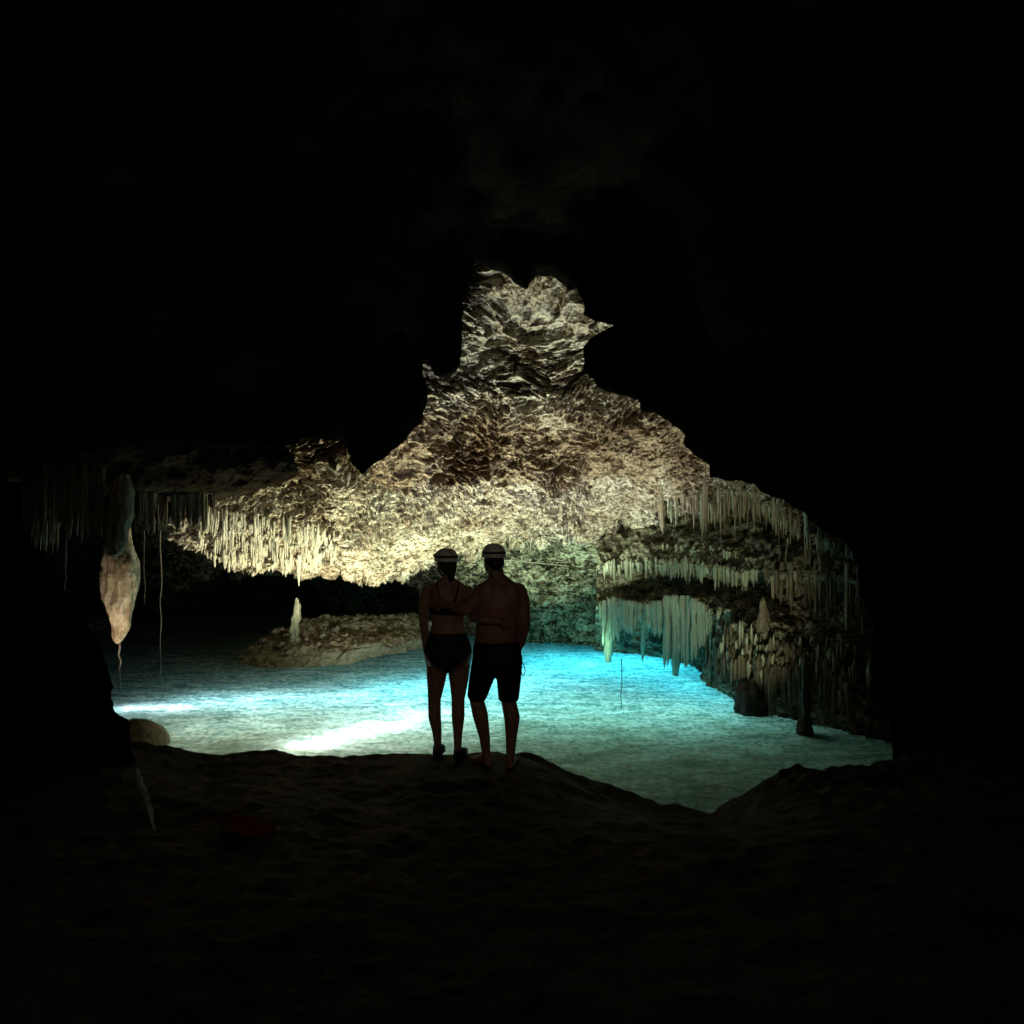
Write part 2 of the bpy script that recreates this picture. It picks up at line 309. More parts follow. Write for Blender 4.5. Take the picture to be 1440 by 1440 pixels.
TOP = np.array([(230, 560), (480, 540), (560, 440), (620, 330), (900, 330), (960, 480), (1100, 560), (1270, 640)], float)
nc, nr = 1000, 560
px = np.linspace(240, 1265, nc)[None, :].repeat(nr, 0); v = np.linspace(0, 1, nr)[:, None]
lipy = np.interp(px[0], LIP[:, 0], LIP[:, 1])+5*np.sin(px[0]/13.)+3*np.sin(px[0]/5.3+2)
topy = np.interp(px[0], TOP[:, 0], TOP[:, 1])
py = topy+(lipy-topy)*v; d = ceil_d(px, py)
G = to3(px, py, d)
# the lip curls back into the recess
nb = 24; tb = np.linspace(0, 1, nb)[1:, None]
pyb = lipy+(-18)*tb**1.6; db = d[-1]+2.2*tb
G = np.concatenate([G, to3(px[:nb-1], pyb, db)], 0); nr2 = len(G)
def karst(Gr, amp=1.0, smooth=None):
    n = normals(Gr); n *= np.sign((n*(-Gr)).sum(-1, keepdims=True)); P = Gr.reshape(-1, 3)
    A = P*np.array([1, 1.2, 1.7]); wv = np.stack([fbm(P*1.5, 3, 71), fbm(P*1.5, 3, 75), fbm(P*1.5, 3, 79)], 1)
    A = A+.35*wv
    f1, f2 = worley(A*2.4, 5); g1, g2 = worley(A*6.0+3, 15); h1, h2 = worley(A*13+1, 25)
    big = .26*fbm(P*.8, 4, 1)+.12*fbm(A*1.9, 3, 3)
    scal = .20*(f1-.45)
    pock = .10*(g1-.5)+.03*np.exp(-((g2-g1)/.12)**2)
    fine = .040*(h1-.5)+.022*ridged(A*12, 3, 33)
    hole = -.17*sstep(.20, .42, fbm(A*np.array([3.4, 3.4, 5.0]), 4, 37))-.10*sstep(.10, .30, fbm(A*np.array([8, 8, 12]), 3, 39))-.045*sstep(.06, .28, fbm(A*np.array([15, 15, 24]), 2, 43))
    mod = .35+1.05*sstep(-.3, .3, fbm(P*1.2, 3, 91))
    e = big+scal*.8+(pock+fine+hole)*mod
    if smooth is not None:
        s = smooth.reshape(-1); e = big+scal*(.8+1.0*s)+(pock+fine+hole)*mod*(1-.7*s)
    return Gr+n*(e*amp).reshape(Gr.shape[:2])[..., None]
sm = np.zeros(G.shape[:2]); pyf = np.concatenate([py, np.broadcast_to(pyb, (nb-1, nc))], 0); pxf = np.concatenate([px, px[:nb-1]], 0)
sm = sstep(545, 470, pyf)*sstep(640, 690, pxf)
Gc = karst(G, 1.0, sm)
remember('ceiling', Gc[::2, ::2])
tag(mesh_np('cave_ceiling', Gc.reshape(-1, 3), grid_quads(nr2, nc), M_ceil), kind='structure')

# ------------------------------------------------------------------ back wall
wall_d = tps([(100, 740, 18), (100, 950, 18), (200, 760, 18), (200, 900, 18.5), (300, 850, 19.5), (300, 775, 17), (400, 785, 17), (400, 850, 20.5), (500, 800, 18), (550, 840, 20), (630, 850, 16.5), (700, 800, 14.6),
  (760, 775, 14.5), (850, 765, 14.1), (900, 800, 14.0), (740, 850, 14.7), (740, 895, 15.1), (850, 850, 14.3), (850, 895, 14.9), (950, 900, 14.6), (950, 780, 13.3), (600, 900, 18), (740, 940, 15.6), (300, 940, 20), (450, 920, 21)])
nc, nr = 620, 190
px = np.linspace(60, 1000, nc)[None, :].repeat(nr, 0); py = np.linspace(725, 955, nr)[:, None].repeat(nc, 1)
G = karst(to3(px, py, wall_d(px, py)), .8); remember('wall', G)
tag(mesh_np('cave_wall', G.reshape(-1, 3), grid_quads(nr, nc), M_wall), kind='structure')

# ------------------------------------------------------------------ terraced rock on the right
cols = [  # px: upper wall, tier lip, recess, shelf back, shelf edge, under shelf, foot
 (838, [(715, 14.2), (788, 13.2), (812, 13.5), (832, 13.5), (850, 13.0), (858, 13.5), (880, 14.2), (960, 14.6)]),
 (900, [(700, 13.8), (786, 12.7), (808, 13.2), (826, 13.2), (851, 12.5), (860, 13.1), (880, 13.8), (985, 14.0)]),
 (970, [(685, 13.2), (790, 12.0), (812, 12.6), (826, 12.5), (852, 11.8), (866, 12.4), (890, 13.0), (1000, 13.2)]),
 (1030, [(680, 12.6), (800, 11.4), (816, 11.9), (836, 11.7), (862, 11.1), (900, 10.75), (940, 10.7), (1010, 10.9)]),
 (1090, [(690, 11.9), (800, 10.7), (818, 11.1), (846, 10.9), (872, 10.5), (925, 10.05), (970, 9.95), (1040, 10.1)]),
 (1150, [(725, 11.0), (805, 10.0), (830, 10.3), (860, 10.1), (890, 9.8), (940, 9.5), (985, 9.35), (1060, 9.5)]),
 (1220, [(755, 10.1), (815, 9.2), (850, 9.4), (880, 9.3), (910, 9.1), (955, 9.0), (1000, 8.85), (1090, 9.0)]),
 (1290, [(775, 9.3), (830, 8.6), (865, 8.7), (900, 8.7), (930, 8.5), (970, 8.3), (1010, 8.6), (1110, 8.8)])]
N0 = np.array([[(c[0], a, b) for a, b in c[1]] for c in cols], float).transpose(1, 0, 2)
N0 = cr(cr(N0, 330, 0), 520, 1)
G = to3(N0[..., 0], N0[..., 1], N0[..., 2]); n = normals(G); n *= np.sign((n*(-G)).sum(-1, keepdims=True)); P = G.reshape(-1, 3)
a1, a2 = worley(P*np.array([3, 3, 5]), 8)
e = .14*fbm(P*1.3, 4, 51)+.10*(a1-.5)+.07*ridged(P*np.array([5, 5, 6]), 4, 55)-.03+.06*fbm(P*np.array([9, 9, 2.5]), 3, 57)
fl = sstep(2.7, 3.3, P[:, 0])*sstep(1.3, .9, P[:, 2]); e += fl*(.16*ridged(P*np.array([4.5, 4.5, .7]), 3, 58)+.05*ridged(P*np.array([12, 12, 1.5]), 2, 59))
G = G+n*e.reshape(G.shape[:2])[..., None]; remember('terrace', G)
tag(mesh_np('rock_terrace', G.reshape(-1, 3), grid_quads(*G.shape[:2]), M_terr), kind='structure')

# ------------------------------------------------------------------ low dark ceiling on the left
cols = [(-60, [(560, 8.0), (610, 8.3), (645, 8.6), (668, 9.0), (676, 10.5), (660, 12)]),
 (60, [(560, 8.3), (612, 8.5), (645, 8.8), (666, 9.2), (676, 10.6), (662, 12)]),
 (150, [(560, 8.6), (620, 8.7), (660, 9.0), (690, 9.3), (696, 10.6), (676, 12)]),
 (240, [(560, 8.9), (612, 9.1), (650, 9.3), (697, 9.7), (702, 10.8), (688, 12)]),
 (310, [(575, 9.2), (626, 9.5), (660, 9.6), (696, 10.0), (700, 10.8), (688, 11.6)]),
 (370, [(600, 9.6), (634, 9.7), (658, 9.8), (682, 10.1), (684, 10.6), (676, 11.2)]),
 (408, [(636, 10.2), (644, 10.0), (656, 10.0), (670, 10.2), (672, 10.5), (664, 10.9)]),
 (414, [(652, 10.4), (654, 10.4), (657, 10.4), (661, 10.5), (662, 10.6), (660, 10.8)])]
N0 = np.array([[(c[0], a, b) for a, b in c[1]] for c in cols], float).transpose(1, 0, 2)
N0 = cr(cr(N0, 150, 0), 360, 1)
G = to3(N0[..., 0], N0[..., 1], N0[..., 2]); n = normals(G); n *= np.sign((n*(-G)).sum(-1, keepdims=True)); P = G.reshape(-1, 3)
a1, a2 = worley(P*np.array([3, 3, 4]), 18)
e = .10*fbm(P*1.6, 4, 61)+.08*(a1-.5)+.05*ridged(P*5, 4, 65)-.03
G = G+n*e.reshape(G.shape[:2])[..., None]; remember('low', G)
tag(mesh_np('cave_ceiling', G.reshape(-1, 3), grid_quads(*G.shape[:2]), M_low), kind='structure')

# ------------------------------------------------------------------ dark vault: the mouth of the gallery the viewer stands in
mouth = [(190, 1090, 6.0), (181, 1012, 6.1), (160, 999, 6.2), (157, 965, 6.3), (150, 932, 6.3), (138, 903, 6.3), (122, 880, 6.4), (117, 858, 6.4), (92, 838, 6.5), (80, 815, 6.6), (58, 795, 6.8), (48, 768, 6.9), (22, 742, 7.2), (10, 690, 7.4), (12, 655, 7.6), (60, 632, 7.9), (170, 630, 8.2), (250, 618, 8.5), (345, 627, 8.9),
 (385, 625, 9.0), (415, 626, 9.0), (436, 606, 9.1), (454, 620, 9.2), (479, 619, 9.2), (490, 630, 9.2), (496, 653, 9.3), (509, 668, 9.3), (524, 653, 9.3), (538, 647, 9.3), (568, 620, 9.3), (588, 598, 9.3), (599, 573, 9.3), (602, 545, 9.3), (593, 512, 9.3), (604, 509, 9.3), (610, 528, 9.3), (631, 532, 9.3), (643, 520, 9.3), (648, 501, 9.3), (650, 470, 9.3), (653, 426, 9.3), (663, 398, 9.3), (667, 368, 9.3), (671, 368, 9.3),
 (693, 379, 9.2), (711, 386, 9.2), (724, 396, 9.2), (741, 407, 9.2), (752, 389, 9.2), (774, 386, 9.2), (799, 407, 9.2), (813, 406, 9.2), (821, 421, 9.2), (820, 443, 9.2), (838, 451, 9.2), (862, 457, 9.2), (843, 466, 9.2), (827, 478, 9.2), (820, 490, 9.2), (822, 507, 9.2), (820, 523, 9.2), (832, 532, 9.2), (838, 543, 9.2), (852, 550, 9.2), (868, 554, 9.2), (888, 559, 9.2), (898, 562, 9.2), (904, 579, 9.2), (921, 582, 9.2), (943, 596, 9.2), (960, 607, 9.2), (964, 628, 9.2), (998, 653, 9.2), (1001, 673, 9.1),
 (1030, 676, 9.0), (1060, 680, 8.9), (1078, 696, 8.9), (1100, 702, 8.8), (1130, 720, 8.7), (1150, 742, 8.6), (1190, 762, 8.4), (1205, 790, 8.2), (1212, 840, 8.1), (1226, 880, 8.0), (1230, 950, 7.8), (1250, 1010, 7.6), (1258, 1090, 7.3), (1180, 1300, 6.6), (720, 1340, 6.3), (230, 1300, 6.0)]
A = np.array(mouth, float); A = np.vstack([A, A[:1]])
seg = np.r_[0, np.cumsum(np.linalg.norm(np.diff(A[:, :2], axis=0), axis=1))]; nS = 1500
tt = np.linspace(0, seg[-1], nS, endpoint=False); O = np.stack([np.interp(tt, seg, A[:, k]) for k in range(3)], 1)
O[:, 0] += fbm(np.c_[O[:, :2]/16, np.zeros(nS)], 5, 88, .6)*6; O[:, 1] += fbm(np.c_[O[:, :2]/16, np.full(nS, 9.5)], 5, 89, .6)*5
def inside(Pn, poly):
    c = np.zeros(len(Pn), bool); x, y = Pn[:, 0], Pn[:, 1]; q = np.roll(poly, -1, 0)
    for (x0, y0), (x1, y1) in zip(poly, q):
        if y0 != y1: c ^= ((y0 > y) != (y1 > y)) & (x < (x1-x0)*(y-y0)/(y1-y0)+x0)
    return c
from mathutils import geometry
nO = 260; ao = np.linspace(0, 2*math.pi, nO, endpoint=False); OUT = np.stack([720+1250*np.cos(ao), 740-960*np.sin(ao)], 1)
gx, gy = np.meshgrid(np.arange(-540, 1980, 17.), np.arange(-230, 1710, 17.)); ST = np.stack([gx.ravel(), gy.ravel()], 1)+np.random.RandomState(3).uniform(-6, 6, (gx.size, 2))
ST = ST[(((ST[:, 0]-720)/1225)**2+((ST[:, 1]-740)/940)**2 < 1)]; ST = ST[~inside(ST, O[:, :2])]
def edge_info(Pn):
    dist = np.empty(len(Pn)); dep = np.empty(len(Pn))
    for a in range(0, len(Pn), 2000):
        D2 = ((Pn[a:a+2000, None]-O[None, :, :2])**2).sum(-1); dist[a:a+2000] = np.sqrt(D2.min(1)); wg = 1/(D2+900.)**1.5; dep[a:a+2000] = (wg*O[None, :, 2]).sum(1)/wg.sum(1)
    return dist, dep
ST = ST[edge_info(ST)[0] > 5]
PTS = np.concatenate([O[:, :2], OUT, ST]); ed = [(k, (k+1) % nS) for k in range(nS)]
vs, _, fs, ov, *_r = geometry.delaunay_2d_cdt([Vector(p) for p in PTS], ed, [], 0, 1e-4)
P2 = np.array([[v[0], v[1]] for v in vs]); T = np.array([f for f in fs if len(f) == 3]); cen = P2[T].mean(1); T = T[~inside(cen, O[:, :2])]
dist, dep = edge_info(P2); dd = dep-np.clip(dist-60, 0, 700)/700*2.6
V3 = to3(P2[:, 0], P2[:, 1], dd); e = .45*fbm(V3*.7, 4, 101)+.16*ridged(V3*2.2, 4, 105); dd = dd-(e+.1)*np.clip(dist/80, 0, 1)
front = to3(P2[:, 0], P2[:, 1], dd); back = to3(P2[:, 0], P2[:, 1], dd+.25+np.clip(dist, 0, 60)/60*.5)
m = len(front); idx = {q: k for k, l in enumerate(ov) for q in l}
rim = [idx[q] for q in range(nS)]
tri = [T, T[:, ::-1]+m, np.array([t for a, b_ in zip(rim, rim[1:]+rim[:1]) for t in ((a, b_, b_+m), (a, b_+m, a+m))])]
VV = [front, back]; base = 2*m
# tunnel walls towards the viewer, and the outer shell of the chamber
orim = np.array([idx[nS+q] for q in range(nO)]); co_, si_ = np.cos(ao), np.sin(ao)
def el(rx, rz, y): return np.stack([rx*co_, np.full(nO, float(y)), 2.4+rz*si_], 1)
def loft(rings, seed):
    global base
    tk = np.linspace(0, len(rings)-1, 60); ik = np.minimum(tk.astype(int), len(rings)-2); K = np.array(rings); R = K[ik]+(K[ik+1]-K[ik])*(tk-ik)[:, None, None]
    n = normals(R, True); q = R.reshape(-1, 3); R = R+n*((.4*fbm(q*.7, 4, seed)+.12*ridged(q*2.2, 3, seed+3)).reshape(60, nO)*np.clip(tk*3, 0, 1)[:, None])[..., None]
    Q = grid_quads(60, nO, True)+base; VV.append(R.reshape(-1, 3)); tri.append(Q[:, [0, 1, 2]]); tri.append(Q[:, [0, 2, 3]]); base += R.size//3
loft([front[orim], el(7.2, 5.8, 3.0), el(6.8, 5.4, .5), el(6, 5, -2.5), np.stack([3.2*co_, np.full(nO, -3.6), 5.0+1.6*si_], 1)], 121)  # last ring: opening behind the viewer, added and shaped to let fill light in
loft([back[orim], el(13, 9.5, 9), el(13, 9, 25), el(.3, .3, 26)], 125)
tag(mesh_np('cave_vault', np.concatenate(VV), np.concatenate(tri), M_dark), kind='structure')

# ------------------------------------------------------------------ mound in the water
cols = [(312, [(960, 14.2), (942, 13.4), (941, 13.2), (942, 13.1), (955, 13.0)]),
 (350, [(950, 15.4), (912, 13.9), (920, 13.4), (931, 13.0), (958, 12.6)]),
 (390, [(930, 15.8), (886, 14.3), (902, 13.6), (918, 13.1), (962, 12.4)]),
 (440, [(920, 16.2), (868, 14.6), (894, 13.8), (912, 13.2), (965, 12.4)]),
 (500, [(915, 16.6), (864, 15.0), (892, 14.0), (912, 13.3), (948, 13.6)]),
 (560, [(910, 16.8), (864, 15.3), (886, 14.5), (906, 13.8), (932, 14.9)]),
 (592, [(910, 17.0), (867, 15.6), (884, 15.0), (901, 14.5), (928, 15.4)]),
 (625, [(915, 17.0), (885, 15.8), (895, 15.4), (905, 15.1), (935, 15.2)])]
N0 = np.array([[(c[0], a, b) for a, b in c[1]] for c in cols], float).transpose(1, 0, 2)
N0 = cr(cr(N0, 220, 0), 330, 1)
G = to3(N0[..., 0], N0[..., 1], N0[..., 2]); n = normals(G); n *= np.sign(n[..., 2:3]+.3); P = G.reshape(-1, 3)
a1, a2 = worley(P*np.array([3.2, 3.2, 4.5]), 28)
lft = sstep(-2.4, -3.2, P[:, 0])
e = .07*fbm(P*1.6, 4, 111)+(.05+.06*lft)*(.5-a1)+.08*ridged(P*4.5, 5, 115)-.05+.07*fbm(P*7, 5, 117)
G = G+n*e.reshape(G.shape[:2])[..., None]; remember('mound', G)
tag(mesh_np('rock_mound', G.reshape(-1, 3), grid_quads(*G.shape[:2]), M_mound), 'low brown rock mound rising from the water behind the couple', 'rock mound')

# ------------------------------------------------------------------ loose rocks and boulders
def rock_mesh(seed, rx, ry, rz, n=40, rough=.35):
    u = np.linspace(0, 2*math.pi, n, endpoint=False); t = np.linspace(0.001, math.pi-.001, n//2)
    T, U = np.meshgrid(t, u, indexing='ij'); S = np.stack([np.sin(T)*np.cos(U), np.sin(T)*np.sin(U), np.cos(T)], -1).reshape(-1, 3)
    a, b = worley(S*1.4+seed*3.7, seed); k = 1+rough*(fbm(S*1.3+seed*5.1, 3, seed)+.6*(.6-a))+.12*fbm(S*5+seed, 5, seed+4, .6)
    return S*k[:, None]*np.array([rx, ry, rz]), grid_quads(n//2, n, True)
def boulder(name, pos, r, seed, mat, label, cat='rock', group=None, rough=.35, n=40):
    V, Q = rock_mesh(seed, *r, n=n, rough=rough); o = mesh_np(name, V, Q, mat); o.location = pos; return tag(o, label, cat, group)
boulder('boulder', W(203, 1030, 8.6)+np.array([-.08, 0, -.20]), (.36, .30, .34), 3, M_pend, 'smooth beige boulder lit on the left bank at the water edge', 'boulder', rough=.15)
boulder('boulder', W(1058, 990, 9.85)+np.array([0, .1, -.06]), (.19, .2, .33), 5, M_boul, 'brown boulder standing in the water under the shaggy stalactites', 'boulder')
spots = [(352, 912, 9), (372, 900, 12), (384, 888, 9), (398, 884, 8), (395, 905, 10), (410, 900, 7), (432, 897, 6), (455, 893, 8), (448, 905, 7), (472, 884, 9), (486, 892, 7), (340, 922, 8), (405, 916, 8)]
for i, (x, y, s) in enumerate(spots):
    p = hit(x, y, 'mound'); k = s/F*p[1]
    boulder('loose_rock', p+np.array([0, 0, k*.2]), (k*.6, k*.6, k*.4), 50+i, M_mound, 'small pale rock lying on the slope of the brown mound', 'rock', 'loose rocks on the mound slope', rough=.7, n=24)

# ------------------------------------------------------------------ stalactites
def spike_mesh(seed, tip=.12, ns=10, nr=15, bulge=0.0, blunt=False):
    rs = np.random.RandomState(seed); V = []; ph = rs.rand(4)*6.28
    for i in range(nr):
        t = i/(nr-1); z = .16-1.16*t
        r = (1-t)**(.75)*(1-tip)+tip*(1-t**6)
        if blunt: r = (1-.35*t)*(1-t**9)
        r *= min(1, .75+t*3) if blunt else min(1, .25+t*6)
        r *= 1+bulge*math.sin(t*9+ph[0])+.10*math.sin(t*17+ph[1])+.08*rs.randn()*(t < .95)
        ox = .25*math.sin(t*3+ph[2])*t; oy = .25*math.cos(t*2.6+ph[3])*t
        for k in range(ns):
            a = 2*math.pi*k/ns; rr = max(r, .01)*(1+.16*math.sin(3*a+ph[1]+t*2)+.08*math.sin(5*a+ph[3]))
            V.append((ox+rr*math.cos(a), oy+rr*math.sin(a), z))
    return np.array(V), grid_quads(nr, ns, True)
SP = {}
def spike_proto(kind, mat, i):
    k = (kind, mat.name, i)
    if k not in SP:
        V, Q = spike_mesh(hash((kind, i)) % 9973 if False else i*31+len(kind)*7, *( (.12,) if kind == 'needle' else (.34,) ), bulge=.1 if kind == 'needle' else .14, blunt=(kind == 'rib'))
        o = mesh_np('stalactite', V, Q, mat); SP[k] = (o, [False]); return o, SP[k][1]
    return SP[k]
COUNT = [0]
def spike(kind, mat, pos, r, length, label, group, tilt=0.0):
    o, used = spike_proto(kind, mat, random.randrange(6))
    if used[0]: o = o.copy(); COL.objects.link(o)
    used[0] = True; COUNT[0] += 1
    o.location = pos; o.scale = (r, r*random.uniform(.8, 1.15), length)
    o.rotation_euler = (random.gauss(0, .025)+tilt, random.gauss(0, .025), random.uniform(0, 6.28))
    return tag(o, label, 'stalactite', group)
def clump(x, sd):
    return .5+.5*math.sin(x*.11+sd)*math.sin(x*.043+1.7*sd)+.35*math.sin(x*.31+sd*2.3)
def fringe(n, line, bot, rpx, kind, mat, label, group, surfs, back=.02, ljit=.3, yj=4, dflt=12, lift=0, tint=None):
    line = np.array(line, float); bot = np.array(bot, float); x0, x1 = line[0, 0], line[-1, 0]
    sd = random.uniform(0, 9)
    for i in range(n):
        x = x0+(x1-x0)*(i+.5+random.uniform(-.45, .45))/n
        x += 6*math.sin(x*.12+sd)
        x = min(max(x, x0), x1)
        y0 = np.interp(x, line[:, 0], line[:, 1])+random.uniform(-yj, yj); y1 = np.interp(x, bot[:, 0], bot[:, 1])
        p = hit(x, y0, *surfs, default=dflt) if surfs else W(x, y0, np.interp(x, line[:, 0], line[:, 2]))
        ln = (y1-y0)/F*p[1]; ln *= (1-ljit*random.random()**1.5)*(1 if kind == 'rib' else .62+.42*clump(x, sd))
        r = rpx*random.choice([.6, .75, .9, 1.0, 1.15, 1.5])*random.uniform(.9, 1.1)/F*p[1]
        spike(kind, random.choice(tint) if tint else mat, p+np.array([0, back, lift]), r, max(ln, .06), label, group)
STUFF = {}
def fill(n, line, bot, rpx, mat, surfs, back=.0, ljit=.5, yj=6, dflt=12):
    # the finer spikes between the ones above: too many to count
    line = np.array(line, float); bot = np.array(bot, float); x0, x1 = line[0, 0], line[-1, 0]
    V0 = STUFF.setdefault(mat.name, [mat, [], [], 0])
    sd = random.uniform(0, 9)
    for i in range(n):
        x = random.uniform(x0, x1)
        if random.random() > .25+clump(x, sd): x = random.uniform(x0, x1)
        y0 = np.interp(x, line[:, 0], line[:, 1])+random.uniform(-yj, yj); y1 = np.interp(x, bot[:, 0], bot[:, 1])
        p = hit(x, y0, *surfs, default=dflt); ln = max((y1-y0)/F*p[1]*(1-ljit*random.random())*(.5+.55*clump(x, sd)), .04); r = rpx*random.uniform(.6, 1.3)/F*p[1]
        V, Q = spike_mesh(random.randrange(10**6), .14, 7, 9, .12); V = V*np.array([r, r, ln])+p+np.array([0, back, 0])
        V0[1].append(V); V0[2].append(Q+V0[3]); V0[3] += len(V)
# bright fringe at the left end of the lit ceiling
lab = 'thin pale stalactite, %s row of the bright fringe at the left of the lit ceiling'
U_ = ([(284, 732), (330, 734), (400, 746), (470, 764)], [(284, 758), (330, 762), (400, 770), (470, 782)])
L_ = ([(276, 752), (296, 778), (350, 788), (430, 788), (452, 786)], [(276, 770), (300, 801), (350, 807), (425, 813), (452, 802)])
fringe(24, *U_, 1.8, 'needle', M_pale, lab % 'upper', 'upper row of the bright stalactite fringe', ['ceiling'], -.02, .5, 8)
fringe(36, *L_, 2.0, 'needle', M_pale, lab % 'lower', 'lower row of the bright stalactite fringe', ['ceiling'], .0, .5, 4)
fill(220, *U_, 1.9, M_pale, ['ceiling'], -.01, .6, 16); fill(170, *L_, 2.0, M_pale, ['ceiling'], .0, .6, 8)
fill(150, [(300, 756), (400, 768), (470, 778)], [(300, 790), (400, 800), (470, 798)], 1.7, M_pale, ['ceiling'], -.01, .5, 8)
spike('needle', M_pale, hit(419, 792, 'ceiling'), .045, .36, 'longest pale stalactite of the bright fringe, pointing down at the thin stalagmite', None)
# brown fringe under the dark vault on the right
lab = '%s stalactite hanging in the brown fringe below the dark vault on the right'
Fl = ([(915, 706), (940, 704), (1000, 690), (1060, 692), (1110, 720), (1150, 746), (1195, 772)], [(915, 735), (935, 752), (960, 738), (1005, 778), (1020, 752), (1065, 768), (1110, 774), (1150, 790), (1195, 800)])
Fs = ([(950, 705), (1010, 700), (1060, 704), (1110, 734), (1195, 776)], [(950, 728), (1010, 745), (1060, 742), (1110, 762), (1195, 792)])
fringe(34, *Fl, 2.6, 'needle', M_rust, lab % 'long thin', 'long stalactites of the brown fringe', ['ceiling'], -.06, .55, 6, tint=[M_rust, M_rust, M_green])
fringe(24, *Fs, 2.4, 'needle', M_rust, lab % 'short thin', 'short stalactites of the brown fringe', ['ceiling'], .10, .4, 6, tint=[M_rust, M_green, M_pale])
fill(90, *Fl, 1.9, M_rust, ['ceiling'], .12, .7, 6); fill(90, *Fs, 1.8, M_rust, ['ceiling'], .22, .6, 5)
spike('rib', M_pale, hit(1130, 726, 'ceiling')+np.array([0, -.10, 0]), .040, .30, 'single white stalactite standing out at the right of the brown fringe', None)
spike('needle', M_rust, hit(932, 712, 'ceiling')+np.array([0, -.12, 0]), .085, .46, 'lone pointed brown stalactite left of the brown fringe', None)
# short pale row above the shelf
T_ = ([(848, 794), (900, 789), (960, 792), (1020, 799), (1062, 806)], [(848, 822), (900, 815), (960, 822), (1020, 832), (1062, 834)])
fringe(30, *T_, 2.8, 'needle', M_green, 'short pale green stalactite in the row above the dark rock shelf', 'short row above the rock shelf', ['terrace'], -.02, .5, 4)
fill(120, *T_, 2.2, M_green, ['terrace'], -.01, .6, 6)
fill(50, [(930, 765), (985, 768), (1060, 780)], [(930, 780), (985, 784), (1060, 796)], 2.2, M_green, ['terrace'], .0, .6, 6)
# curtain hanging from the shelf to the water
C_ = ([(846, 850), (900, 851), (960, 853), (1000, 858), (1044, 858)], [(846, 908), (866, 905), (872, 884), (884, 905), (896, 880), (915, 890), (928, 905), (934, 946), (950, 950), (968, 942), (985, 915), (1010, 890), (1044, 872)])
fringe(50, *C_, 3.5, 'rib', M_green, 'ribbed pale green stalactite in the curtain hanging from the rock shelf to the water', 'curtain below the rock shelf', ['terrace'], .0, .25, 2)
fill(170, *C_, 3.0, M_green, ['terrace'], .04, .55, 4)
for x, y0, y1, r, l in ((858, 868, 934, 9, 'thick square-ended green column at the left end of the stalactite curtain'), (905, 870, 925, 3.5, 'thin dark column reaching the water behind the stalactite curtain'), (951, 862, 958, 7, 'thickest stalactite of the curtain, its foot in the turquoise water'), (1018, 900, 972, 5, 'thin green column in the water at the right end of the curtain')):
    p = W(x, y0, {858: 13.3, 905: 13.0, 951: 12.2, 1018: 11.3}[x]); spike('rib', M_green, p, r/F*p[1], (y1-y0)/F*p[1]+.1, l, None)
# shaggy brown clump on the right
S_ = ([(975, 878), (1000, 892), (1030, 905), (1070, 918), (1120, 925), (1180, 930), (1220, 940)], [(975, 930), (1000, 958), (1030, 978), (1045, 985), (1070, 985), (1120, 1000), (1180, 1012), (1220, 1018)])
fringe(26, *S_, 3.4, 'needle', M_brown, 'brown stalactite hanging in the shaggy clump over the water on the right', 'shaggy brown clump', ['terrace'], -.04, .5, 16, tint=[M_brown, M_brown, M_green])
fill(150, [(985, 918), (1040, 932), (1100, 950), (1190, 965)], [(985, 962), (1040, 990), (1100, 1012), (1190, 1032)], 2.8, M_brown, ['terrace'], -.05, .6, 14); fill(70, [(985, 918), (1040, 932), (1100, 950), (1190, 965)], [(985, 962), (1040, 990), (1100, 1008), (1190, 1026)], 2.0, M_brown, ['terrace'], -.07, .7, 16)
fill(110, *S_, 2.4, M_brown, ['terrace'], -.05, .7, 22); fill(50, *S_, 2.2, M_green, ['terrace'], -.08, .75, 26)
R_ = ([(1075, 800), (1110, 812), (1160, 818), (1215, 830)], [(1075, 850), (1110, 870), (1160, 900), (1215, 920)])
fringe(12, *R_, 3.2, 'rib', M_rust, 'rusty drooping stalactite on the dark wall above the shaggy clump', 'rusty drips on the dark wall', ['terrace'], -.03, .6, 22, tint=[M_rust, M_brown])
fill(70, *R_, 2.2, M_brown, ['terrace'], -.03, .8, 40); fill(25, *R_, 2.0, M_rust, ['terrace'], -.03, .8, 50)
COLM = W(1132, 955, 9.0)
# dim curtain on the far left and drapery beside the pendant
B_ = ([(28, 662), (80, 662), (148, 668)], [(28, 735), (50, 772), (80, 768), (100, 765), (148, 772)])
fringe(24, *B_, 3.4, 'rib', M_brown, 'dim brown stalactite in the dark curtain left of the big pendant', 'dark curtain on the far left', ['low'], -.03, .4, 8, 8.8)
fill(60, *B_, 2.4, M_brown, ['low'], -.02, .5, 8, 8.8)
for i in range(9):  # light on the curtain's ends, put into a paler material
    p = W(49+i*4+random.uniform(-1, 1), 736, 9.0); spike('needle', M_pend, p, .020, random.uniform(.26, .36), 'thin lit stalactite tip glowing below the dark curtain on the far left', 'lit tips below the dark curtain')
D_ = ([(180, 694), (240, 702), (302, 699)], [(180, 720), (190, 735), (208, 755), (225, 758), (240, 745), (252, 752), (270, 742), (290, 752), (302, 730)])
fringe(22, *D_, 3.8, 'rib', M_brown, 'dim ribbed stalactite of the drapery between the big pendant and the lit ceiling', 'drapery right of the big pendant', ['low'], -.02, .12, 2, 9.6)
fill(40, *D_, 2.8, M_brown, ['low'], .02, .2, 3, 9.6)
for nm, (mt, Vs, Qs, _) in STUFF.items():
    tag(mesh_np('stalactite_fringe', np.concatenate(Vs), np.concatenate(Qs), mt), 'fine crowded stalactites filling the gaps of the hanging fringes', 'stalactites', None, 'stuff')

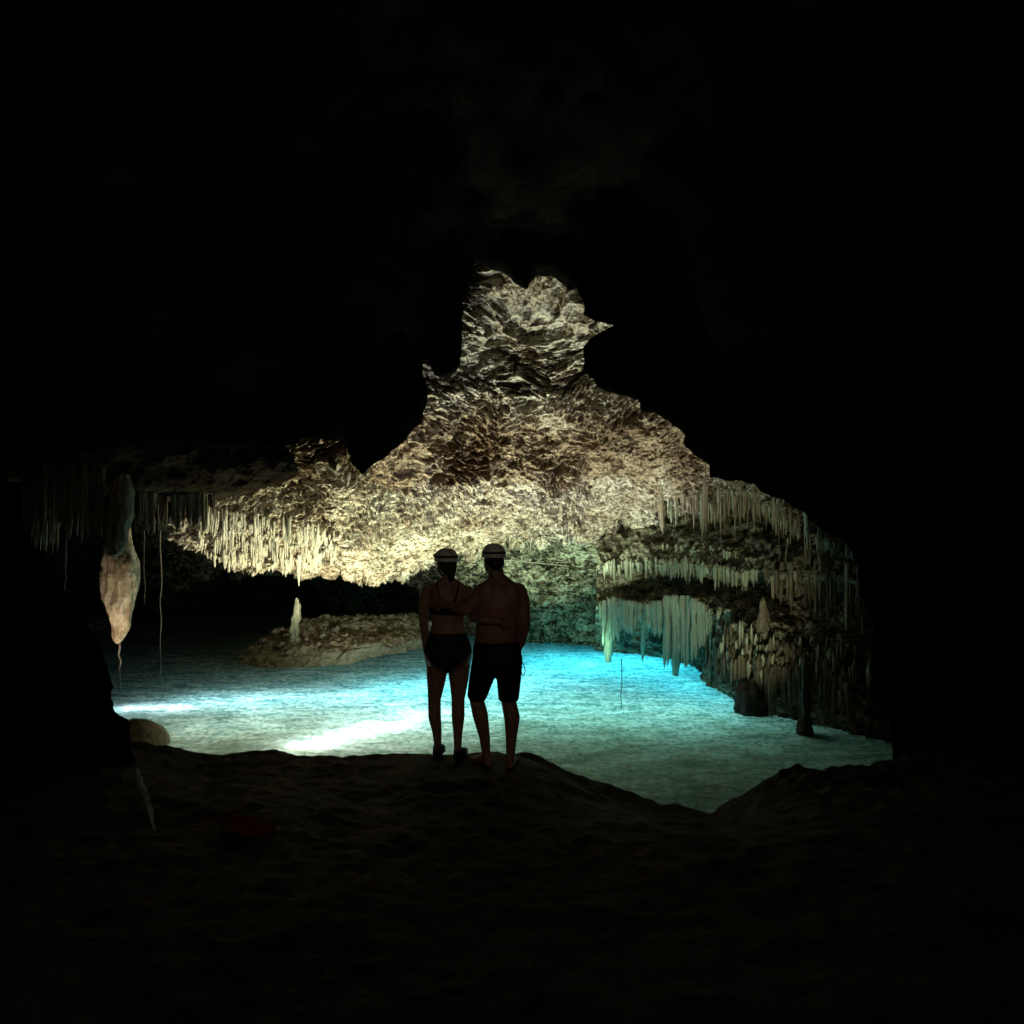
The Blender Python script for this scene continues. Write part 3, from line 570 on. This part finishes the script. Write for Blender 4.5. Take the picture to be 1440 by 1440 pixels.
# ------------------------------------------------------------------ the big pendant
def column_mesh(keys, nz, na, seed, amp):
    K = np.array(keys, float); t = np.linspace(K[0, 0], K[-1, 0], nz); I = [np.interp(t, K[:, 0], K[:, j]) for j in range(1, 5)]
    a = np.linspace(0, 2*math.pi, na, endpoint=False); V = np.zeros((nz, na, 3))
    V[..., 0] = I[0][:, None]+I[2][:, None]*np.cos(a); V[..., 1] = I[1][:, None]+I[3][:, None]*np.sin(a); V[..., 2] = -t[:, None]
    P = V.reshape(-1, 3); nn = np.stack([np.cos(a), np.sin(a), 0*a], 1)[None].repeat(nz, 0)
    e = amp*(ridged(P*np.array([9, 9, 2.2]), 4, seed)*.7+.8*fbm(P*np.array([5, 5, 2.5]), 4, seed+3)-.3)
    sc = np.minimum(1, np.minimum(I[2], I[3])/.08)[:, None]
    V += nn*(e.reshape(nz, na)*sc)[..., None]; return V.reshape(-1, 3), grid_quads(nz, na, True)
dp = 10.0; k = dp/F
V, Q = column_mesh([(0, 0.03, 0, .10, .10), (.3, -.02, 0, .15, .14), (.49, -.01, 0, .185, .17), (.63, .005, 0, .22, .19), (.82, .005, 0, .225, .19), (1.0, .005, 0, .21, .18), (1.185, .01, 0, .178, .16), (1.37, .022, 0, .125, .12), (1.555, .01, 0, .082, .08), (1.65, -.015, 0, .048, .045), (1.69, -.02, 0, .02, .02), (1.70, -.02, 0, .004, .004)], 200, 110, 131, .055)
o = mesh_np('pendant_stalactite', V, Q, M_pend); o.location = W(168, 722, dp); tag(o, 'big beige leaf-shaped pendant stalactite hanging lit over the left of the pool', 'stalactite')
V, Q = column_mesh([(0, .05, 0, .08, .1), (.2, .04, 0, .13, .12), (.5, .0, 0, .16, .13), (.8, -.03, 0, .14, .11), (.93, -.04, 0, .08, .07), (.97, -.04, 0, .004, .004)], 90, 56, 141, .04)
o = mesh_np('pendant_stalactite', V, Q, M_brown); o.location = W(165, 668, 9.0); tag(o, 'dark blunt pendant stalactite hanging just in front of the big beige pendant', 'stalactite')
# stalagmite on the mound
def stalagmite(name, pos, keys, mat, label, seed, amp=.055):
    V, Q = column_mesh(keys, 110, 40, seed, amp); V[:, 2] *= 1
    o = mesh_np(name, V, Q, mat); o.location = pos; return tag(o, label, 'stalagmite')
p = hit(416, 896, 'mound'); k = p[1]/F
stalagmite('stalagmite', p+np.array([0, 0, 58*k]), [(0, .02, 0, .012, .012), (.04, .02, 0, .032, .032), (.14, .03, 0, .045, .045), (.22, .02, 0, .036, .036), (.36, .015, 0, .048, .048), (.46, 0, 0, .038, .038), (.58, -.01, 0, .05, .05), (.68, 0, 0, .046, .046), (62*k+.05, 0, 0, .08, .08)], M_green, 'thin pale stalagmite standing on the crest of the brown mound', 151, .13)
p = hit(1068, 872, 'terrace'); k = p[1]/F
stalagmite('stalagmite', p+np.array([0, -.1, 36*k]), [(0, 0, 0, .01, .01), (.06, 0, 0, .05, .05), (.2, .01, 0, .06, .06), (38*k+.1, 0, 0, .10, .10)], M_brown, 'short dark stalagmite on the terrace behind the shaggy clump', 152)

stalagmite('rock_column', COLM, [(-.25, 0, 0, .03, .03), (-.1, 0, 0, .05, .05), (.2, .01, 0, .055, .055), (.4, .0, 0, .05, .05), (.6, -.01, 0, .085, .08), (.8, 0, 0, .11, .11)], M_boul, 'stout brown column standing in the water at the right end of the pool', 153)['category'] = 'rock column'

# ------------------------------------------------------------------ roots and cable
def tube(name, pts, r, mat, parent=None, ns=6, taper=.6, sub=60):
    P = np.array(pts, float); n = max(sub, len(P)); P = cr(P, n, 0) if len(P) > 2 else np.linspace(P[0], P[1], n)
    T = np.gradient(P, axis=0); T /= np.linalg.norm(T, axis=1, keepdims=True)
    up = np.array([.31, .12, .94]); 
    if abs((T@up)).mean() > .9: up = np.array([1., .1, 0])
    A = np.cross(T, up); A /= np.linalg.norm(A, axis=1, keepdims=True); B = np.cross(T, A)
    a = np.linspace(0, 2*math.pi, ns, endpoint=False); rr = r*(1-(1-taper)*np.linspace(0, 1, n))
    V = P[:, None]+rr[:, None, None]*(A[:, None]*np.cos(a)[None, :, None]+B[:, None]*np.sin(a)[None, :, None])
    return mesh_np(name, V.reshape(-1, 3), grid_quads(n, ns, True), mat, parent)
def root(x, y0, y1, d, r, label, wig=.03, bend=0, mat=None):
    n = 9; pts = []
    for i in range(n):
        t = i/(n-1); pts.append(W(x+bend*t*t, y0+(y1-y0)*t, d)+np.array([random.gauss(0, wig*.35)*min(1, t*3), random.gauss(0, wig*.35), 0]))
    return tag(tube('hanging_root', pts, r, mat or M_root), label, 'root')
root(168, 890, 972, 10.0, .014, 'pale root dangling from the tip of the big beige pendant', .02)
root(226, 745, 950, 10.6, .008, 'long thin root hanging straight down to the dark water right of the big pendant', .025)
root(203, 745, 850, 10.4, .005, 'faint short root between the big pendant and the long thin root', .02)
root(92, 760, 832, 9.0, .010, 'short dim root below the dark curtain on the far left', .02)
root(874, 926, 1028, 10.2, .007, 'thin dark root dipping into the turquoise water in front of the curtain', .012, 0, M_root2)
tag(tube('cable', [W(690, 786, 13.2), W(740, 790, 13.2), W(800, 796, 13.2)], .009, M_cable, taper=1), 'thin pale line strung along the rock behind the right-hand person', 'cable')

# ------------------------------------------------------------------ people
def Z(zx, zy, d): return W(520+zx/3.6, 720+zy/3.6, d)
class Body:
    def __init__(s): s.V = []; s.Q = []; s.n = 0
    def add(s, V, Q): s.V.append(V); s.Q.append(Q+s.n); s.n += len(V)
    def rings(s, C, RA, RB, ax):                    # loft of elliptical rings: centres, the two half widths, axis frames
        C = np.asarray(C); na = 20; a = np.linspace(0, 2*math.pi, na, endpoint=False)
        V = C[:, None]+np.asarray(RA)[:, None, None]*ax[0][None, None]*np.cos(a)[None, :, None]+np.asarray(RB)[:, None, None]*ax[1][None, None]*np.sin(a)[None, :, None]
        s.add(V.reshape(-1, 3), grid_quads(len(C), na, True))
        b = s.n-len(C)*na
        for base, cpt in ((b, C[0]), (s.n-na, C[-1])):
            s.add(np.array([cpt]), np.zeros((0, 4), int)); i = s.n-1
            s.Q.append(np.array([[i, base+k, base+(k+1) % na, i] for k in range(na)]))
    def cap(s, p0, r0, p1, r1):
        p0, p1 = np.asarray(p0, float), np.asarray(p1, float); t = p1-p0; L = np.linalg.norm(t); t = t/L
        u = np.array([1., 0, 0]) if abs(t[0]) < .8 else np.array([0, 1., 0]); A = np.cross(t, u); A /= np.linalg.norm(A); B = np.cross(t, A)
        C = []; R = []
        for q in np.linspace(-1.5, 0, 5): C.append(p0+t*r0*math.sin(q)); R.append(max(r0*math.cos(q), .0005))
        for q in np.linspace(.15, .85, 5): C.append(p0+t*L*q); R.append(r0+(r1-r0)*q)
        for q in np.linspace(0, 1.5, 5): C.append(p1+t*r1*math.sin(q)); R.append(max(r1*math.cos(q), .0005))
        s.rings(C, R, R, (A, B))
    def limb(s, pts):
        for (p, r), (p2, r2) in zip(pts, pts[1:]): s.cap(p, r, p2, r2)
    def ell(s, c, r, rz=0, rx=0):
        m = Matrix.Rotation(rz, 3, 'Z') @ Matrix.Rotation(rx, 3, 'X'); m = np.array(m); C = []; A = []; B = []
        for q in np.linspace(-1.5, 1.5, 15): C.append(np.asarray(c)+m@np.array([0, 0, r[2]*math.sin(q)])); A.append(r[0]*math.cos(q)); B.append(r[1]*math.cos(q))
        s.rings(C, A, B, (m@np.array([1., 0, 0]), m@np.array([0, 1., 0])))
    def trunk(s, secs):
        K = np.array([[*Z(a, b, c), rx, ry] for a, b, c, rx, ry in secs]); K = cr(K[:, None, :], 40, 0)[:, 0]
        s.rings(K[:, :3], np.maximum(K[:, 3], .005), np.maximum(K[:, 4], .005), (np.array([1., 0, 0]), np.array([0, 1., 0])))
    def build(s, name, mat, vox=.007, it=3, parent=None, cut=None):
        V = np.concatenate(s.V); me = bpy.data.meshes.new('tmp'); F_ = []
        for Q in s.Q:
            for q in Q: F_.append([int(x) for x in (q if q[0] != q[3] else q[:3])])
        me.from_pydata(V.tolist(), [], F_); bm = bmesh.new(); bm.from_mesh(me); bmesh.ops.recalc_face_normals(bm, faces=bm.faces); bm.to_mesh(me); bm.free()
        t = bpy.data.objects.new('tmp', me); COL.objects.link(t)
        m = t.modifiers.new('r', 'REMESH'); m.mode = 'VOXEL'; m.voxel_size = vox
        sm = t.modifiers.new('s', 'SMOOTH'); sm.factor = .5; sm.iterations = it
        dg = bpy.context.evaluated_depsgraph_get(); ev = t.evaluated_get(dg); out = bpy.data.meshes.new_from_object(ev); out.name = name
        bpy.data.objects.remove(t); bpy.data.meshes.remove(me)
        if cut:
            bm = bmesh.new(); bm.from_mesh(out)
            for co, no in cut: bmesh.ops.bisect_plane(bm, geom=bm.verts[:]+bm.edges[:]+bm.faces[:], plane_co=co, plane_no=no, clear_outer=True)
            bm.to_mesh(out); bm.free()
        out.materials.clear(); out.materials.append(mat)
        for p in out.polygons: p.use_smooth = True
        o = bpy.data.objects.new(name, out); COL.objects.link(o)
        if parent: o.parent = parent
        return o
def hand(b, wrist, dirv, nrm, side, curl=.3, sc=1.0, spread=.16):
    # palm, four unequal fingers with two bends and a thumb leaving the side of the palm
    d = np.array(dirv, float); d /= np.linalg.norm(d); n = np.array(nrm, float); n -= d*(n@d); n /= np.linalg.norm(n); s = np.cross(d, n)*side
    wr = np.asarray(wrist); c = wr+d*.05*sc
    for q in (-.026, -.009, .009, .026): b.cap(wr+s*q*.6*sc, .014*sc, wr+d*.085*sc+s*q*sc, .0125*sc)
    for q, ln in ((.030, .068), (.010, .080), (-.010, .074), (-.029, .058)):
        dd = d+s*q*spread*30; dd /= np.linalg.norm(dd); p = wr+d*.088*sc+s*q*sc; a = curl
        for f, r in ((.45, .0098), (.32, .0088), (.23, .008)):
            v = dd*math.cos(a)+n*math.sin(a); p2 = p+v*ln*f*sc; b.cap(p, r*sc, p2, r*.93*sc); p = p2; a += curl
    p = wr+d*.03*sc+s*.030*sc; v = d*.65+s*.7+n*.25; v /= np.linalg.norm(v)
    p2 = p+v*.042*sc; b.cap(p, .0125*sc, p2, .0105*sc); v2 = d*.85+s*.4+n*.3; v2 /= np.linalg.norm(v2); b.cap(p2, .0105*sc, p2+v2*.034*sc, .008*sc)
def head(b, c, face, k=1.0):
    f = np.array([*face, 0.]); f /= np.linalg.norm(f); s = np.array([-f[1], f[0], 0]); rz = math.atan2(f[1], f[0])-math.pi/2; u = np.array([0, 0, 1.])
    c = np.asarray(c)
    b.ell(c+u*.02*k, (.075*k, .096*k, .092*k), rz)                       # skull
    b.ell(c+f*.028*k-u*.045*k, (.058*k, .066*k, .075*k), rz)              # face and jaw
    b.cap(c+f*.075*k-u*.105*k, .018*k, c+f*.068*k-u*.098*k, .024*k)       # chin
    b.cap(c+f*.092*k+u*.002*k, .009*k, c+f*.112*k-u*.036*k, .013*k)       # nose
    b.cap(c+f*.088*k-u*.066*k-s*.018*k, .008*k, c+f*.088*k-u*.066*k+s*.018*k, .008*k)   # lips
    for q in (-1, 1):
        b.ell(c+s*q*.078*k-f*.008*k-u*.015*k, (.010*k, .018*k, .032*k), rz)   # ears
        b.ell(c+s*q*.030*k+f*.080*k+u*.004*k, (.015*k, .012*k, .008*k), rz)   # eye lids
        b.cap(c+s*q*.014*k+f*.086*k+u*.020*k, .008*k, c+s*q*.044*k+f*.076*k+u*.020*k, .007*k)   # brows
    return f, s
def helmet(parent, c, face, w, l, hgt):
    f = np.array([*face, 0.]); f /= np.linalg.norm(f); s = np.array([-f[1], f[0], 0]); u = np.array([0, 0, 1.]); na = 40
    a = np.linspace(0, 2*math.pi, na, endpoint=False)
    def ring(k, z, off=0): return np.asarray(c)+s[None]*((w*k+off)*np.cos(a))[:, None]+f[None]*((l*k+off)*np.sin(a))[:, None]+u[None]*z
    R = [ring(.93, -.012), ring(1.0, -.012, .002), ring(1.0, -.006, .005), ring(1.0, .002, .003)]
    for q in np.linspace(.05, 1.55, 14): R.append(ring(math.cos(q)**.8 if q < 1.54 else .02, .002+hgt*math.sin(q)))
    V = np.concatenate(R); h_ = mesh_np('helmet', V, grid_quads(len(R), na, True), M_helm, parent)
    R = [ring(.98, hgt*.20, .0), ring(.98, hgt*.20, .003), ring(.955, hgt*.38, .004), ring(.955, hgt*.38, 0)]
    mesh_np('strap', np.concatenate(R), grid_quads(4, na, True), M_strap, h_)
    b = Body(); b.cap(np.asarray(c)+f*(l+.004)+u*hgt*.3, .022, np.asarray(c)+f*(l+.03)+u*hgt*.3, .02); b.build('headlamp', M_strap, .005, 1, h_)
    b = Body()                                                     # chin strap down both cheeks
    for q in (-1, 1): b.limb([(np.asarray(c)+s*q*(w-.012), .005), (np.asarray(c)+s*q*.068+f*.03-u*.09, .005), (np.asarray(c)+f*.066-u*.135, .005)])
    b.build('chin_strap', M_strap, .004, 0, h_)
    return h_
def foot(b, heel, toe, k=1.0):
    h_, t = np.asarray(heel, float), np.asarray(toe, float); v = t-h_; s = np.cross(v, [0, 0, 1.]); s /= np.linalg.norm(s)
    b.cap(h_+np.array([0, 0, .038*k]), .036*k, h_+v*.45+np.array([0, 0, .045*k]), .034*k)
    b.cap(h_+v*.3+np.array([0, 0, .036*k]), .034*k, h_+v*.72+np.array([0, 0, .026*k]), .026*k)
    for q, l in ((-.030, .98), (-.012, 1.0), (.006, .96), (.022, .9), (.036, .83)): b.cap(h_+v*.68+s*q*.8*k+np.array([0, 0, .022*k]), .017*k, h_+v*l+s*q*k+np.array([0, 0, .014*k]), .011*k)
GZ = .575
def on_ground(zx, zy, d):
    p = Z(zx, zy, d); x = p[0]; i = hit(520+zx/3.6, 720+zy/3.6, 'ground'); return np.array([x, d, GZ-.004])

# --- man
D = 6.12
b = Body()
b.trunk([(648, 340, D, .055, .055), (650, 358, D, .105, .07), (655, 380, D, .172, .098), (656, 420, D, .192, .115), (654, 470, D-.01, .188, .125), (650, 540, D, .176, .128), (643, 610, D, .172, .132), (641, 660, D, .174, .13), (643, 715, D-.01, .186, .138), (645, 770, D-.01, .178, .13), (645, 810, D, .12, .09)])
for q in (-1, 1): b.ell(Z(655+q*58, 425, D-.085), (.075, .035, .10)); b.ell(Z(645+q*50, 745, D-.07), (.085, .08, .095))   # shoulder blades, seat
hc = Z(628, 252, D)
b.cap(Z(636, 285, D-.005), .058, Z(646, 355, D-.01), .066); b.cap(Z(648, 335, D-.02), .055, Z(585, 385, D), .05); b.cap(Z(648, 335, D-.02), .055, Z(725, 388, D), .052)
mf, ms = head(b, hc, (-.45, .9), 1.0)
b.limb([(Z(752, 400, D), .066), (Z(772, 450, D), .060), (Z(782, 545, D-.02), .046)]); wr = Z(768, 668, D+.06)
b.limb([(Z(782, 545, D-.02), .046), (Z(783, 590, D+.0), .044), (wr, .029)]); hand(b, wr, Z(752, 745, D+.12)-wr, (-1, .2, 0), 1, .25)
el = Z(494, 498, D-.10); wl = Z(392, 470, D-.01)
b.limb([(Z(566, 402, D), .066), (Z(535, 445, D-.05), .058), (el, .046)]); b.limb([(el, .046), (Z(455, 490, D-.08), .043), (wl, .029)])
hand(b, wl, Z(300, 428, D+.055)-wl, (0, 1, -.1), 1, .12)
kl, al = Z(540, 945, D+.02), Z(589, 1218, D+.02)
b.limb([(Z(590, 745, D), .102), (Z(565, 850, D), .084), (kl, .058)]); b.limb([(kl, .058), (Z(560, 1030, D-.02), .062), (Z(580, 1130, D), .045), (al, .035)])
kr, ar = Z(702, 955, D-.01), Z(713, 1225, D-.03)
b.limb([(Z(700, 745, D), .104), (Z(700, 850, D), .086), (kr, .060)]); b.limb([(kr, .060), (Z(720, 1040, D-.03), .064), (Z(716, 1140, D-.02), .046), (ar, .036)])
hl = np.array([al[0]+.02, D-.02, GZ-.004]); foot(b, hl, hl+np.array([-.13, .20, 0])); b.cap(al, .036, hl+np.array([-.005, .02, .05]), .036)
hr = np.array([ar[0], D-.07, GZ-.004]); foot(b, hr, hr+np.array([.03, .25, 0])); b.cap(ar, .036, hr+np.array([0, .03, .05]), .036)
man = b.build('person', M_skin, .0065, 3)
tag(man, 'taller shirtless person in dark knee-length shorts and white helmet, arm around the other', 'person')
b = Body()
b.trunk([(642, 648, D, .176, .134), (642, 660, D, .180, .138), (644, 715, D-.01, .194, .146), (646, 770, D-.01, .188, .140), (646, 815, D, .14, .10)])
for q in (-1, 1): b.ell(Z(645+q*50, 745, D-.07), (.094, .088, .103))
b.limb([(Z(590, 745, D), .112), (Z(563, 850, D), .097), (Z(545, 920, D+.01), .082)]); b.limb([(Z(702, 745, D), .114), (Z(704, 850, D), .098), (Z(703, 930, D), .085)])
zc = Z(640, 905+48, D)[2]
shorts = b.build('shorts', M_navy, .008, 3, man, cut=[((0, 0, zc), (0, 0, -1)), ((0, 0, Z(640, 652, D)[2]), (0, 0, 1))])
pts = [Z(762, 742, D-.05), Z(778, 772, D-.06), Z(786, 805, D-.05), Z(776, 832, D-.05), Z(766, 800, D-.055), Z(764, 760, D-.05)]
tube('drawstring', pts, .0035, M_strap, shorts, taper=1)
helmet(man, hc+np.array([0, 0, .048]), (-.45, .9), .093, .112, .098)
b = Body(); b.ell(hc+np.array([.012, -.03, .0]), (.074, .078, .072)); b.build('hair', M_hair, .007, 2, man)
tube('wristband', [wl+np.array([.012+.0*a, .033*math.cos(a), .033*math.sin(a)]) for a in np.linspace(0, 2*math.pi, 14)], .005, M_band, man, taper=1)

# --- woman
D = 6.30
b = Body()
b.trunk([(400, 345, D, .045, .045), (398, 362, D, .08, .06), (394, 385, D, .142, .082), (392, 415, D, .158, .095), (393, 460, D-.0, .150, .102), (395, 530, D, .136, .10), (396, 580, D, .138, .10), (396, 640, D, .165, .115), (396, 700, D-.01, .192, .13), (396, 760, D-.01, .186, .128), (396, 805, D, .11, .09)])
for q in (-1, 1): b.ell(Z(393+q*45, 425, D-.07), (.06, .03, .085)); b.ell(Z(398+q*52, 735, D-.075), (.09, .085, .10))
hc2 = Z(388, 266, D)
b.cap(Z(393, 300, D), .047, Z(398, 355, D), .052); b.cap(Z(398, 345, D-.01), .042, Z(320, 388, D), .04); b.cap(Z(398, 345, D-.01), .042, Z(470, 390, D), .04)
head(b, hc2, (-.75, .7), .94)
wr = Z(284, 700, D+.02)
b.limb([(Z(288, 405, D), .052), (Z(274, 460, D), .046), (Z(272, 565, D-.02), .037)]); b.limb([(Z(272, 565, D-.02), .037), (Z(278, 610, D-.01), .036), (wr, .025)]); hand(b, wr, Z(286, 775, D+.05)-wr, (1, .2, 0), -1, .22, .92)
er = Z(525, 536, D-.20); wr2 = Z(655, 556, D-.345)
b.limb([(Z(496, 405, D), .052), (Z(512, 460, D-.06), .046), (er, .038)]); b.limb([(er, .038), (Z(570, 545, D-.32), .037), (wr2, .026)]); hand(b, wr2, Z(735, 566, D-.31)-wr2, (0, 1, 0), -1, .10, .92)
kl, al = Z(327, 950, D), Z(344, 1172, D)
b.limb([(Z(342, 745, D), .098), (Z(337, 850, D), .078), (kl, .053)]); b.limb([(kl, .053), (Z(328, 1035, D-.02), .053), (Z(340, 1110, D), .040), (al, .031)])
kr, ar = Z(447, 950, D-.02), Z(445, 1185, D-.06)
b.limb([(Z(452, 745, D), .098), (Z(451, 850, D), .080), (kr, .054)]); b.limb([(kr, .054), (Z(447, 1035, D-.04), .054), (Z(446, 1110, D-.03), .040), (ar, .031)])
hl = np.array([al[0]-.005, D+.03, GZ-.004]); vl = np.array([.02, .20, 0]); foot(b, hl, hl+vl, .92); b.cap(al, .032, hl+np.array([0, .02, .05]), .033)
hr = np.array([ar[0]+.005, D-.06, GZ-.004]); vr = np.array([.04, .20, 0]); foot(b, hr, hr+vr, .92); b.cap(ar, .032, hr+np.array([0, .02, .05]), .033)
wom = b.build('person', M_skin2, .0065, 3)
tag(wom, 'shorter person in black swimwear and white helmet, standing on the left of the couple', 'person')
b = Body()
b.trunk([(396, 606, D, .152, .108), (396, 640, D, .170, .121), (396, 700, D-.01, .198, .137), (396, 760, D-.01, .192, .135), (396, 810, D, .14, .10)])
for q in (-1, 1): b.ell(Z(398+q*52, 735, D-.075), (.096, .091, .106)); b.cap(Z(397+q*54, 745, D), .104, Z(397+q*55, 800, D), .094)
b.build('swim_bottoms', M_black, .008, 3, wom, cut=[(tuple(Z(396, 806, D)), (.62, 0, -.78)), (tuple(Z(396, 806, D)), (-.62, 0, -.78)), ((0, 0, Z(396, 608, D)[2]), (0, 0, 1))])
b = Body(); b.trunk([(393, 455, D, .154, .107), (394, 490, D, .150, .107), (395, 520, D, .142, .106)]); top = b.build('swim_top', M_black, .006, 2, wom, cut=[((0, 0, Z(394, 515, D)[2]), (0, 0, -1)), ((0, 0, Z(394, 478, D)[2]), (0, 0, 1))])
b = Body(); b.limb([(Z(452, 352, D-.03), .008), (Z(446, 385, D-.098), .008), (Z(436, 430, D-.108), .008), (Z(420, 490, D-.108), .008)]); b.limb([(Z(340, 362, D-.03), .008), (Z(345, 390, D-.098), .008), (Z(352, 430, D-.108), .008), (Z(370, 490, D-.108), .008)]); b.build('strap', M_black, .005, 1, top)
for h_, v_ in ((hl, vl), (hr, vr)):
    b = Body(); b.cap(h_+np.array([0, 0, .045]), .042, h_+v_*.5+np.array([0, 0, .045]), .042); b.cap(h_+v_*.4+np.array([0, 0, .04]), .043, h_+v_*.95+np.array([0, 0, .028]), .032); b.cap(h_+np.array([0, .02, .05]), .042, h_+np.array([0, .015, .085]), .040)
    b.build('shoe', M_black, .007, 2, wom, cut=[((0, 0, GZ-.004), (0, 0, -1))])
helmet(wom, hc2+np.array([0, 0, .040]), (-.75, .7), .090, .108, .094)
b = Body(); b.ell(hc2+np.array([.016, -.025, -.012]), (.074, .080, .078)); b.cap(hc2+np.array([.05, -.06, -.04]), .036, hc2+np.array([.045, -.075, -.11]), .026); b.build('hair', M_hair, .007, 2, wom)

# ------------------------------------------------------------------ things left on the floor
def sheet(name, pts, wdt, mat, label, cat, seed, sag=.05):
    P = cr(np.array(pts, float), 60, 0); n = 24; V = []
    T = np.gradient(P, axis=0); T /= np.linalg.norm(T, axis=1, keepdims=True); S = np.cross(T, [0, -.8, .6]); S /= np.linalg.norm(S, axis=1, keepdims=True); U = np.cross(S, T)
    for i in range(60):
        ww = wdt*(math.sin(math.pi*(i+1)/61))**.6
        for j in range(n): V.append(P[i]+S[i]*ww*(j/(n-1)-.5))
    V = np.array(V); V += np.repeat(U, n, 0)*(sag*fbm(V*9, 4, seed))[:, None]
    W2 = V-np.repeat(U, n, 0)*.006; Q = grid_quads(60, n); rim = list(range(n))+[i*n+n-1 for i in range(1, 60)]+[59*n+j for j in range(n-2, -1, -1)]+[i*n for i in range(58, 0, -1)]
    m = len(V); side = np.array([[a, b_, b_+m, a+m] for a, b_ in zip(rim, rim[1:]+rim[:1])])
    return tag(mesh_np(name, np.concatenate([V, W2]), np.concatenate([Q, Q[:, ::-1]+m, side]), mat), label, cat)
sheet('pale_sheet', [W(193, 1080, 4.9), W(201, 1105, 4.85), W(210, 1132, 4.8), W(218, 1170, 4.75)], .03, M_cloth, 'crumpled pale sheet lying on the dark rock at lower left', 'plastic bag', 161, .08)  # narrow crumpled pale strip along the dark rock
g0 = hit(312, 1155, 'ground'); g1 = hit(345, 1172, 'ground'); g2 = hit(385, 1172, 'ground'); up = np.array([0, 0, .05])
sheet('red_cloth', [g0+up, g1+up, g2+up], .11, M_red, 'dark red cloth lying on the shadowy floor at lower left', 'cloth', 171, .09)
print('stalactites', COUNT[0], 'objects', len(SC.objects))
